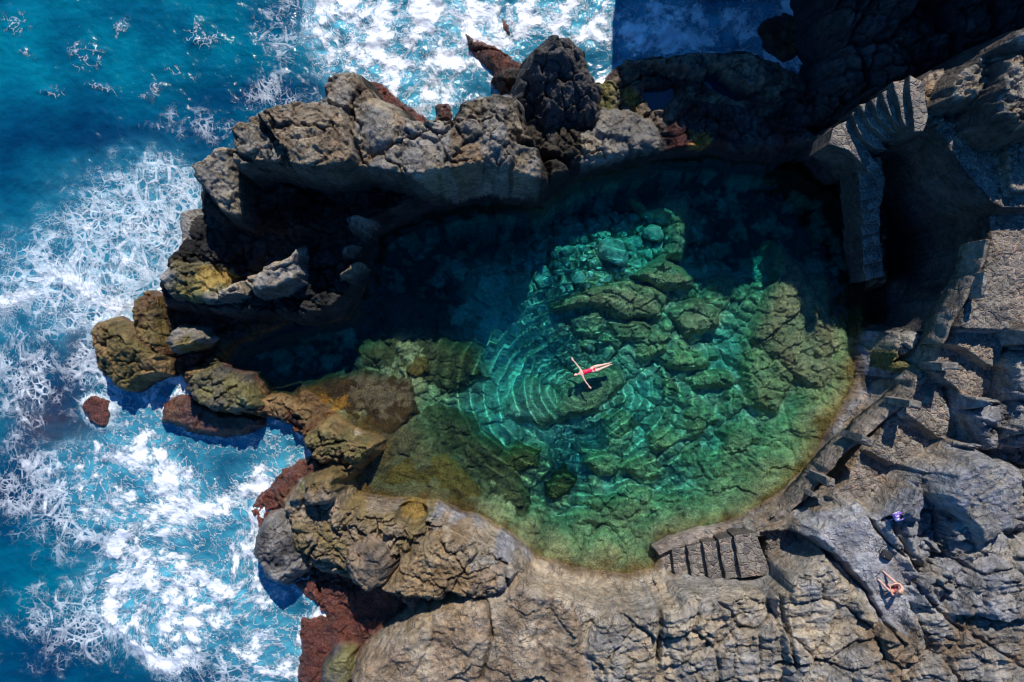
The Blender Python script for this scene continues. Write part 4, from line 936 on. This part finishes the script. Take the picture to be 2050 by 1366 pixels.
# ------------------------------------------------------------------ masonry: stairs, parapet, pillars
def pave_attrs(me, pave=1.0, col=(.2, .18, .16)):
    n = len(me.vertices)
    at = me.color_attributes.new('Col', 'FLOAT_COLOR', 'POINT'); at.data.foreach_set('color', np.tile(np.array((*col, 1), np.float32), n))
    for k, v in (('wet', 0), ('pave', pave), ('alg', 0)):
        a = me.attributes.new(k, 'FLOAT', 'POINT'); a.data.foreach_set('value', np.full(n, v, np.float32))
def prism(name, poly, z, depth, parent=None, pave=1.0, col=(.2, .18, .16), jitter=.03, bev=.03, px=True, org=(0, 0, 0)):
    """masonry block with uneven, slightly worn edges"""
    P = unproj(poly, z) if px else poly
    Q = []
    for i, (x, y) in enumerate(P):
        x1, y1 = P[(i + 1) % len(P)]
        L = math.hypot(x1 - x, y1 - y); n = max(1, int(L / .25))
        for k in range(n):
            t = k / n; Q.append((x + (x1 - x) * t + rng.uniform(-jitter, jitter), y + (y1 - y) * t + rng.uniform(-jitter, jitter)))
    bm = bmesh.new(); vs = [bm.verts.new((x - org[0], y - org[1], z + rng.uniform(-.012, .012) - org[2])) for x, y in Q]
    f = bm.faces.new(vs); bm.normal_update()
    if f.normal.z < 0: f.normal_flip()
    r = bmesh.ops.extrude_face_region(bm, geom=[f])
    bmesh.ops.translate(bm, vec=(0, 0, -depth), verts=[v for v in r['geom'] if isinstance(v, bmesh.types.BMVert)])
    bmesh.ops.recalc_face_normals(bm, faces=bm.faces)
    ed = [e for e in bm.edges if all(v.co.z > z - org[2] - .05 for v in e.verts)]
    bmesh.ops.bevel(bm, geom=ed, offset=bev, segments=1, affect='EDGES')
    me = bpy.data.meshes.new(name); bm.to_mesh(me); bm.free(); pave_attrs(me, pave, col if pave == 0 else (.085, .075, .065)); me.materials.append(ROCK)  # step sides coloured dark so the risers read as shaded
    o = bpy.data.objects.new(name, me); COL.objects.link(o); o.location = org
    o.cycles.is_caustics_receiver = True
    if parent: o.parent = parent; o.location = (0, 0, 0)
    return o
# stairs into the pool, bottom
bx, by = W(1400, 1120, .8)
st = tag(empty('stone_staircase', (bx, by, 0)), 'straight flight of crazy-paved stone steps descending west into the pool', 'stairs')
edges = [(1322, 1112, 1330, 1152), (1345, 1100, 1353, 1151), (1375, 1094, 1386, 1150), (1407, 1088, 1419, 1148), (1438, 1082, 1453, 1148), (1470, 1074, 1484, 1146), (1510, 1066, 1530, 1140)]
for i in range(6):
    a, b = edges[i], edges[i + 1]; z = .22 + .34 * i
    prism('step', [(a[0], a[1]), (b[0] + 2, b[1]), (b[2] + (2 if i < 5 else 16), b[3] + 12), (a[2], a[3] + 12)], z, z + .5, st, org=(bx, by, 0))
prism('curb', [(1308, 1096), (1340, 1078), (1400, 1060), (1480, 1046), (1525, 1036), (1522, 1066), (1470, 1076), (1400, 1088), (1340, 1102), (1320, 1112)], .55, 1.4, st, pave=0, col=(.27, .225, .18), org=(bx, by, 0))
# fan of steps high on the north-east bank, then straight flight down along the pool
fx0, fy0 = W(1760, 300, 5.5)
fan = tag(empty('stone_staircase', (fx0, fy0, 0)), 'fan-shaped stone stairs turning down the shaded north-east bank', 'stairs')
fanp = [([(1822, 150), (1852, 165), (1858, 235), (1850, 262), (1834, 262), (1826, 200)], 7.7),
        ([(1790, 165), (1822, 155), (1828, 235), (1830, 262), (1812, 252)], 7.25),
        ([(1765, 185), (1796, 168), (1812, 245), (1814, 262), (1800, 252), (1785, 232)], 6.8),
        ([(1744, 200), (1770, 185), (1792, 236), (1808, 266), (1790, 266), (1762, 240)], 6.35),
        ([(1722, 210), (1748, 200), (1768, 242), (1795, 278), (1775, 280), (1744, 252)], 5.9),
        ([(1705, 225), (1728, 212), (1746, 262), (1776, 300), (1752, 300), (1722, 268)], 5.45),
        ([(1668, 255), (1705, 238), (1724, 280), (1750, 320), (1762, 335), (1742, 345), (1700, 300), (1660, 290)], 5.0)]
for p, z in fanp: prism('step', p, z, 2.2, fan, org=(fx0, fy0, 0), jitter=.04)
flight = [((1718, 322), (1762, 312), (1772, 360), (1722, 376)), ((1718, 372), (1772, 358), (1768, 388), (1724, 404)), ((1720, 402), (1768, 386), (1764, 412), (1728, 426)),
          ((1722, 424), (1762, 410), (1760, 436), (1730, 450)), ((1722, 448), (1762, 434), (1762, 462), (1728, 474)), ((1724, 472), (1762, 460), (1764, 490), (1728, 500)),
          ((1726, 498), (1764, 488), (1768, 520), (1730, 530)), ((1728, 528), (1768, 518), (1772, 552), (1734, 562))]
for i, p in enumerate(flight): prism('step', list(p), 4.3 - .38 * i, 2.0, fan, org=(fx0, fy0, 0), jitter=.04)
# pillars and parapet beside the path
PIL = [([(1726, 868), (1755, 880), (1750, 898), (1722, 886)], 4.55, 2.2, 'squat masonry pillar on the paved path, nearest above the smooth slab corner'),
       ([(1820, 800), (1852, 806), (1850, 822), (1818, 816)], 5.4, 2.4, 'masonry pillar with flat grey top halfway up the paved path'),
       ([(1656, 955), (1676, 958), (1674, 976), (1654, 972)], 3.7, 2.2, 'rough masonry pillar on the lower paved path'),
       ([(1627, 986), (1638, 988), (1636, 1000), (1625, 998)], 3.0, 1.6, 'smallest masonry stub at the lower end of the paved path'),
       ([(1884, 728), (1924, 724), (1924, 740), (1886, 744)], 5.9, 2.0, 'long narrow masonry block at the upper bend of the paved path'),
       ([(1972, 545), (1985, 548), (1980, 590), (1968, 600), (1962, 590)], 7.2, 2.2, 'slim masonry post on the edge above the shaded basin')]
for p, z, d, lb in PIL:
    mx_ = sum(a for a, b in p) / len(p); my_ = sum(b for a, b in p) / len(p); p = [(mx_ + (a - mx_) * .82, my_ + (b - my_) * .95) for a, b in p]
    o = prism('stone_pillar', p, z, d, None, pave=0, col=(.23, .205, .175), bev=.08, jitter=.05, org=(*W(*p[0], z), 0)); tag(o, lb, 'pillar', 'masonry pillars along the path')
def wall_along(pts, z0, z1, wd, name, label):
    """hand-laid, mortared rubble wall: uneven width, height and faces"""
    from mathutils import noise
    n = len(pts); P = []
    for i, (a, b) in enumerate(pts):
        z = z0 + (z1 - z0) * i / (n - 1); P.append(Vector((*W(a, b, z), z)))
    D = []
    for i in range(n - 1):
        p0, p1, p2, p3 = P[max(i - 1, 0)], P[i], P[i + 1], P[min(i + 2, n - 1)]
        m = max(2, int((p2 - p1).length / .09))
        for k in range(m):
            t = k / m
            D.append(.5 * ((2 * p1) + (p2 - p0) * t + (2 * p0 - 5 * p1 + 4 * p2 - p3) * t * t + (3 * p1 - p0 - 3 * p2 + p3) * t ** 3))
    D.append(P[-1]); vs = []; fs = []; q = 15
    for i, c in enumerate(D):
        tg = (D[min(i + 1, len(D) - 1)] - D[max(i - 1, 0)]); l = math.hypot(tg.x, tg.y) or 1; nx, ny = -tg.y / l, tg.x / l
        ww = wd * (1 + .35 * noise.noise(c * .9)); top = c.z + .16 * noise.noise(c * 1.3 + Vector((7, 0, 0)))
        for j in range(q):
            u = -1 + 2 * j / (q - 1); au = abs(u)
            h = .10 - .9 * max(0, au - .55) ** 1.4 * 6.0
            v = Vector((c.x + nx * ww * .75 * u, c.y + ny * ww * .75 * u, top + h))
            d = noise.noise(v * 2.6) * .10 + noise.noise(v * 7) * .05
            vs.append((v.x + nx * d, v.y + ny * d, v.z + d))
    for i in range(len(D) - 1):
        for j in range(q - 1): fs.append((i * q + j, i * q + j + 1, (i + 1) * q + j + 1, (i + 1) * q + j))
        fs.append((i * q + q - 1, i * q, (i + 1) * q, (i + 1) * q + q - 1))
    fs.append(tuple(range(q))); fs.append(tuple(range((len(D) - 1) * q, len(D) * q))[::-1])
    o = mesh_obj(name, vs, fs, ROCK, smooth=True); pave_attrs(o.data, 0, (.22, .185, .15)); tag(o, label, 'wall')
    bm = bmesh.new(); bm.from_mesh(o.data); bmesh.ops.recalc_face_normals(bm, faces=bm.faces); bm.to_mesh(o.data); bm.free()
    return o
wall_along([(1545, 1050), (1600, 1002), (1640, 960), (1676, 916), (1743, 857), (1793, 816), (1850, 760), (1901, 712)], 1.3, 4.7, .25, 'parapet_wall', 'low rounded mortared parapet wall between the paved path and the pool rocks')
wall_along([(1885, 690), (1905, 640), (1930, 600), (1958, 545), (1975, 480)], 5.4, 6.9, .17, 'parapet_wall', 'thin mortared edging wall above the shaded basin at the right')

# ------------------------------------------------------------------ people
SKIN = simple('skin', (.66, .37, .26), .5, 30, .06, .002)
SKINL = simple('skin_fair', (.74, .48, .36), .45, 30, .05, .002)
RED = simple('swimsuit_fabric', (.78, .008, .075), .45, 40, .12, .004)
HAIRB = simple('hair_brown', (.06, .035, .02), .6, 60, .3, .01)
HAIRG = simple('hair_blond', (.30, .17, .08), .55, 60, .3, .01)
TRUNK = simple('swim_shorts_fabric', (.35, .05, .07), .8, 40, .3, .004)
def skin_fig(name, pts, edges, mat, parent=None, root=0, sub=2):
    me = bpy.data.meshes.new(name); me.from_pydata([p[:3] for p in pts], edges, [])
    o = bpy.data.objects.new(name, me); COL.objects.link(o)
    md = o.modifiers.new('Skin', 'SKIN'); md.use_smooth_shade = True
    for i, p in enumerate(pts):
        r = p[3]; ry = p[4] if len(p) > 4 else r
        me.skin_vertices[0].data[i].radius = (r, ry)
        me.skin_vertices[0].data[i].use_root = (i == root)
    md2 = o.modifiers.new('Sub', 'SUBSURF'); md2.levels = sub; md2.render_levels = sub
    dg = bpy.context.evaluated_depsgraph_get(); ev = o.evaluated_get(dg)
    m2 = bpy.data.meshes.new_from_object(ev); o.modifiers.clear(); o.data = m2
    m2.materials.clear(); m2.materials.append(mat); m2.polygons.foreach_set('use_smooth', [True] * len(m2.polygons))
    if parent: o.parent = parent
    return o
def ellips(name, c, r, mat, parent=None, rot=None, seg=20):
    bm = bmesh.new(); bmesh.ops.create_uvsphere(bm, u_segments=seg, v_segments=seg * 2 // 3, radius=1)
    M = Matrix.Translation(c) @ (rot.to_4x4() if rot else Matrix()) @ Matrix.Diagonal((*r, 1))
    bmesh.ops.transform(bm, matrix=M, verts=bm.verts)
    me = bpy.data.meshes.new(name); bm.to_mesh(me); bm.free(); me.materials.append(mat)
    me.polygons.foreach_set('use_smooth', [True] * len(me.polygons))
    o = bpy.data.objects.new(name, me); COL.objects.link(o)
    if parent: o.parent = parent
    return o
def fingers(pts, edges, wrist, d, up, side, s=1.0, curl=.25):
    """palm and five fingers from the wrist vertex index; d = along the hand, side = thumb side, up = back of the hand"""
    d = Vector(d).normalized(); side = Vector(side).normalized(); up = Vector(up).normalized()
    w0 = Vector(pts[wrist][:3])
    pm = w0 + d * .045 * s; pts.append((*pm, .034 * s, .016 * s)); a = len(pts) - 1; edges.append((wrist, a))
    pe = w0 + d * .085 * s; pts.append((*pe, .036 * s, .013 * s)); b = len(pts) - 1; edges.append((a, b))
    for off, L in ((.030, .070), (.010, .080), (-.010, .074), (-.030, .058)):
        p1 = pe + side * off * s + d * .015 * s; p2 = p1 + (d + side * off * 3) * L * .5 * s; p3 = p2 + (d + side * off * 3 - up * curl) * L * .5 * s
        i = len(pts); pts += [(*p1, .0095 * s), (*p2, .0085 * s), (*p3, .007 * s)]; edges += [(b, i), (i, i + 1), (i + 1, i + 2)]
    t1 = pm + side * .040 * s; t2 = t1 + (d * .6 + side * .6) * .035 * s; t3 = t2 + (d * .85 + side * .3) * .03 * s
    i = len(pts); pts += [(*t1, .012 * s), (*t2, .010 * s), (*t3, .008 * s)]; edges += [(a, i), (i, i + 1), (i + 1, i + 2)]

# floating swimmer: built lying along +x (feet) with the head at -x, face up
def merge_join(objs):
    base = objs[0]; bm = bmesh.new()
    for o in objs: bm.from_mesh(o.data)
    bm.to_mesh(base.data); bm.free()
    for o in objs[1:]: bpy.data.objects.remove(o)
    return base
hx_, hy_ = W(1152, 751)
sw = tag(empty('person', (hx_, hy_, 0.035), math.atan2(21, 66)), 'woman in a red swimsuit floating on her back with arms spread', 'person')
pts = [(.86, 0, -.02, .135, .085), (.72, 0, 0, .115, .085), (.55, 0, 0.01, .105, .08), (.40, 0, .02, .125, .09), (.28, 0, .02, .13, .075), (.20, 0, .01, .05, .05), (.10, 0, .02, .05, .06)]
ed = [(0, 1), (1, 2), (2, 3), (3, 4), (4, 5), (5, 6)]
def chain(start, seq):
    prev = start
    for q in seq: pts.append(q); ed.append((prev, len(pts) - 1)); prev = len(pts) - 1
    return prev
for sgn in (1, -1):
    k = chain(0, [(.93, sgn * .085, -.02, .088, .08), (1.12, sgn * .10, -.01, .074, .07), (1.34, sgn * .075, 0, .052), (1.52, sgn * .062, 0, .050), (1.70, sgn * .045, 0, .033), (1.78, sgn * .04, .0, .034, .03), (1.82, sgn * .045, .07, .030, .022), (1.86, sgn * .05, .115, .018, .014)])
aL = chain(4, [(.31, .165, .02, .052), (.27, .30, .02, .042), (.21, .46, .01, .034), (.16, .60, .01, .031), (.12, .70, .01, .022)])
fingers(pts, ed, aL, (-.25, 1, 0), (0, 0, 1), (-1, -.2, 0), 1.0, .1)
aR = chain(4, [(.31, -.165, .02, .052), (.33, -.30, .02, .042), (.37, -.46, .01, .034), (.42, -.60, .01, .031), (.46, -.70, .01, .022)])
fingers(pts, ed, aR, (.45, -1, 0), (0, 0, 1), (-1, -.4, 0), 1.0, .1)
pts = [(*p[:3], *[r * (1.0 if p[3] > .1 else 1.13) for r in p[3:]]) for p in pts]
bd = skin_fig('body', pts, ed, SKINL, None, 0, 2)
hd = ellips('head', (0, 0, .035), (.112, .076, .092), SKINL)
ns = ellips('n', (.005, 0, .128), (.020, .012, .018), SKINL); mo = ellips('m', (.045, 0, .112), (.008, .024, .008), SKINL)
e1 = ellips('e', (0, .076, .03), (.03, .010, .018), SKINL); e2 = ellips('e', (0, -.076, .03), (.03, .010, .018), SKINL)
bd = merge_join([bd, hd, ns, mo, e1, e2]); bd.parent = sw
EYE = simple('eye', (.03, .02, .015), .3, 5, .05, .001)
for s_ in (1, -1): ellips('eye', (-.018, s_ * .030, .118), (.007, .014, .006), EYE, sw)
ellips('hair', (-.045, 0, .012), (.100, .086, .088), HAIRB, sw)
# swimsuit: a slightly larger shell around hips, waist and bust
sp_ = [(.93, 0, -.025, .10, .078), (.86, 0, -.018, .146, .096), (.72, 0, .002, .126, .095), (.55, 0, .012, .116, .090), (.42, 0, .024, .134, .098), (.36, 0, .022, .13, .092)]
se_ = [(0, 1), (1, 2), (2, 3), (3, 4), (4, 5)]
sp_ += [(.33, .075, .03, .022), (.28, .085, .06, .016), (.33, -.075, .03, .022), (.28, -.085, .06, .016)]; se_ += [(5, 6), (6, 7), (5, 8), (8, 9)]
skin_fig('swimsuit', sp_, se_, RED, sw, 1, 2)
for o in list(COL.objects):
    if o.parent is sw: o.cycles.is_caustics_receiver = True

# seated sunbather on the slab: local frame faces -x (towards upper left of the photo), z up
bxx, byy = W(1790, 1178, 4.6); gz = ground(bxx, byy)
sb = tag(empty('person', (bxx, byy, gz), R(-32)), 'man in dark red shorts sitting on the slab, head bowed, knees raised', 'person')
pts = [(0, 0, .13, .155, .12), (-.02, 0, .30, .145, .105), (-.05, 0, .46, .165, .11), (-.09, 0, .58, .16, .09), (-.13, 0, .66, .058, .058), (-.17, 0, .72, .05, .055)]
ed = [(0, 1), (1, 2), (2, 3), (3, 4), (4, 5)]
chain(0, [(-.10, .11, .13, .095), (-.30, .20, .30, .080), (-.45, .26, .42, .062), (-.60, .30, .24, .056), (-.74, .34, .09, .040), (-.77, .35, .045, .038), (-.86, .37, .03, .036, .024), (-.93, .39, .025, .024, .016)])
chain(0, [(-.10, -.11, .13, .095), (-.28, -.16, .30, .080), (-.42, -.18, .42, .062), (-.58, -.13, .24, .056), (-.70, -.08, .09, .040), (-.73, -.07, .045, .038), (-.82, -.05, .03, .036, .024), (-.89, -.04, .025, .024, .016)])
a1 = chain(3, [(-.10, .20, .57, .062), (-.22, .29, .42, .048), (-.36, .22, .42, .040), (-.48, .10, .44, .027)])
fingers(pts, ed, a1, (-.6, -.6, -.1), (0, 0, 1), (.5, -.6, .1), 1.05, .5)
a2 = chain(3, [(-.10, -.20, .57, .062), (-.22, -.27, .42, .048), (-.36, -.18, .42, .040), (-.48, -.05, .43, .027)])
fingers(pts, ed, a2, (-.7, .5, -.1), (0, 0, 1), (.5, .6, .1), 1.05, .5)
bd = skin_fig('body', pts, ed, SKIN, None, 0, 2)
tr = Matrix.Rotation(R(-50), 3, 'Y')
hd = ellips('head', (-.22, 0, .80), (.098, .078, .118), SKIN, None, tr)
ns = ellips('n', (-.312, 0, .765), (.018, .014, .020), SKIN, None, tr); e1 = ellips('e', (-.20, .078, .80), (.018, .010, .03), SKIN, None, tr); e2 = ellips('e', (-.20, -.078, .80), (.018, .010, .03), SKIN, None, tr)
mo = ellips('m', (-.30, 0, .725), (.010, .026, .008), SKIN, None, tr)
bd = merge_join([bd, hd, ns, e1, e2, mo]); bd.parent = sb
for s_ in (1, -1): ellips('eye', (-.300, s_ * .030, .795), (.007, .014, .007), EYE, sb)
ellips('hair', (-.195, 0, .835), (.100, .084, .098), HAIRG, sb, tr)
skin_fig('shorts', [(.01, 0, .12, .170, .135), (-.01, 0, .24, .158, .118), (-.11, .11, .135, .108), (-.26, .18, .26, .096), (-.11, -.11, .135, .108), (-.25, -.15, .26, .096)], [(0, 1), (0, 2), (2, 3), (0, 4), (4, 5)], TRUNK, sb, 0, 2)
CAMM = simple('phone_plastic', (.02, .02, .025), .3, 5, .1, .001)
ph = prism('phone', [(-.62, -.02), (-.54, .04), (-.48, -.04), (-.56, -.10)], .445, .012, None, pave=0, px=False, jitter=0, bev=.003, org=(0, 0, 0))
bpy.data.objects.remove(ph)

# black backpack
BLK = simple('backpack_fabric', (.018, .018, .022), .75, 25, .35, .01)
STRAP = simple('webbing', (.05, .05, .055), .7, 30, .3, .004); WHT = simple('white_plastic', (.8, .8, .8), .4, 10, .05, .001)
def soft_box(name, size, mat, parent, loc=(0, 0, 0), rz=0, puff=.18, seed=1):
    from mathutils import noise
    bm = bmesh.new(); bmesh.ops.create_cube(bm, size=2); bmesh.ops.subdivide_edges(bm, edges=bm.edges, cuts=9, use_grid_fill=True)
    for v in bm.verts:
        q = v.co.copy(); n4 = (abs(q.x) ** 4 + abs(q.y) ** 4 + abs(q.z) ** 4) ** .25
        q /= n4; q *= 1 + .09 * noise.noise(q * 2.5 + Vector((seed, 0, 0))) + .03 * noise.noise(q * 8)
        v.co = Vector((q.x * size[0], q.y * size[1], q.z * size[2] + size[2]))
    me = bpy.data.meshes.new(name); bm.to_mesh(me); bm.free(); me.materials.append(mat); me.polygons.foreach_set('use_smooth', [True] * len(me.polygons))
    o = bpy.data.objects.new(name, me); COL.objects.link(o); o.parent = parent; o.location = loc; o.rotation_euler.z = rz
    return o
def tube(name, path, r, mat, parent):
    return skin_fig(name, [(*p, r, r * .5) for p in path], [(i, i + 1) for i in range(len(path) - 1)], mat, parent, 0, 1)
kx, ky = W(1772, 1110, 4.7); kz = ground(kx, ky)
bp = tag(empty('backpack', (kx, ky, kz - .02), R(-25)), 'black backpack lying on the smooth grey slab above the seated man', 'backpack')
soft_box('bag_body', (.24, .20, .11), BLK, bp); soft_box('pocket', (.15, .10, .05), BLK, bp, (.02, -.05, .17), seed=4)
tube('strap', [(-.2, .12, .14), (-.30, .16, .08), (-.33, .02, .03), (-.24, -.10, .04)], .02, STRAP, bp)
tube('strap', [(.18, .14, .14), (.29, .12, .09), (.31, -.02, .03), (.23, -.12, .05)], .02, STRAP, bp)
tube('handle', [(-.05, .19, .17), (-.03, .25, .2), (.04, .25, .2), (.06, .19, .17)], .013, STRAP, bp)
ellips('buckle', (-.10, -.09, .22), (.035, .022, .012), WHT, bp); ellips('buckle', (.17, -.05, .2), (.03, .02, .012), WHT, bp)
# purple and white bag
PUR = simple('purple_fabric', (.22, .10, .50), .7, 18, .2, .01)
k = NT('purple_white_print'); Pn = k.n('ShaderNodeTexCoord').outputs['Object']
vv = k.ramp(k.noise(Pn, 9, 3, .5), .50, .56); cc = k.mix(vv, (.25, .11, .55), (.75, .72, .85))
k.wire(k.n('ShaderNodeBsdfPrincipled', i_Base_Color=cc, i_Roughness=.7)); PRT = k.m
gx_, gy_ = W(1788, 1029, 5.0); gz2 = ground(gx_, gy_)
tb = tag(empty('tote_bag', (gx_, gy_, gz2 - .03), R(20)), 'purple and white patterned bag propped in a rock cleft', 'bag')
soft_box('bag_body', (.20, .17, .17), PRT, tb, seed=9); soft_box('opening', (.09, .06, .03), BLK, tb, (.04, -.02, .305), seed=2)
tube('strap', [(-.16, .02, .25), (-.25, -.03, .15), (-.36, -.10, .04)], .012, PUR, tb)
tube('handle', [(-.08, .12, .3), (-.03, .16, .38), (.05, .15, .38), (.09, .10, .3)], .013, PUR, tb)
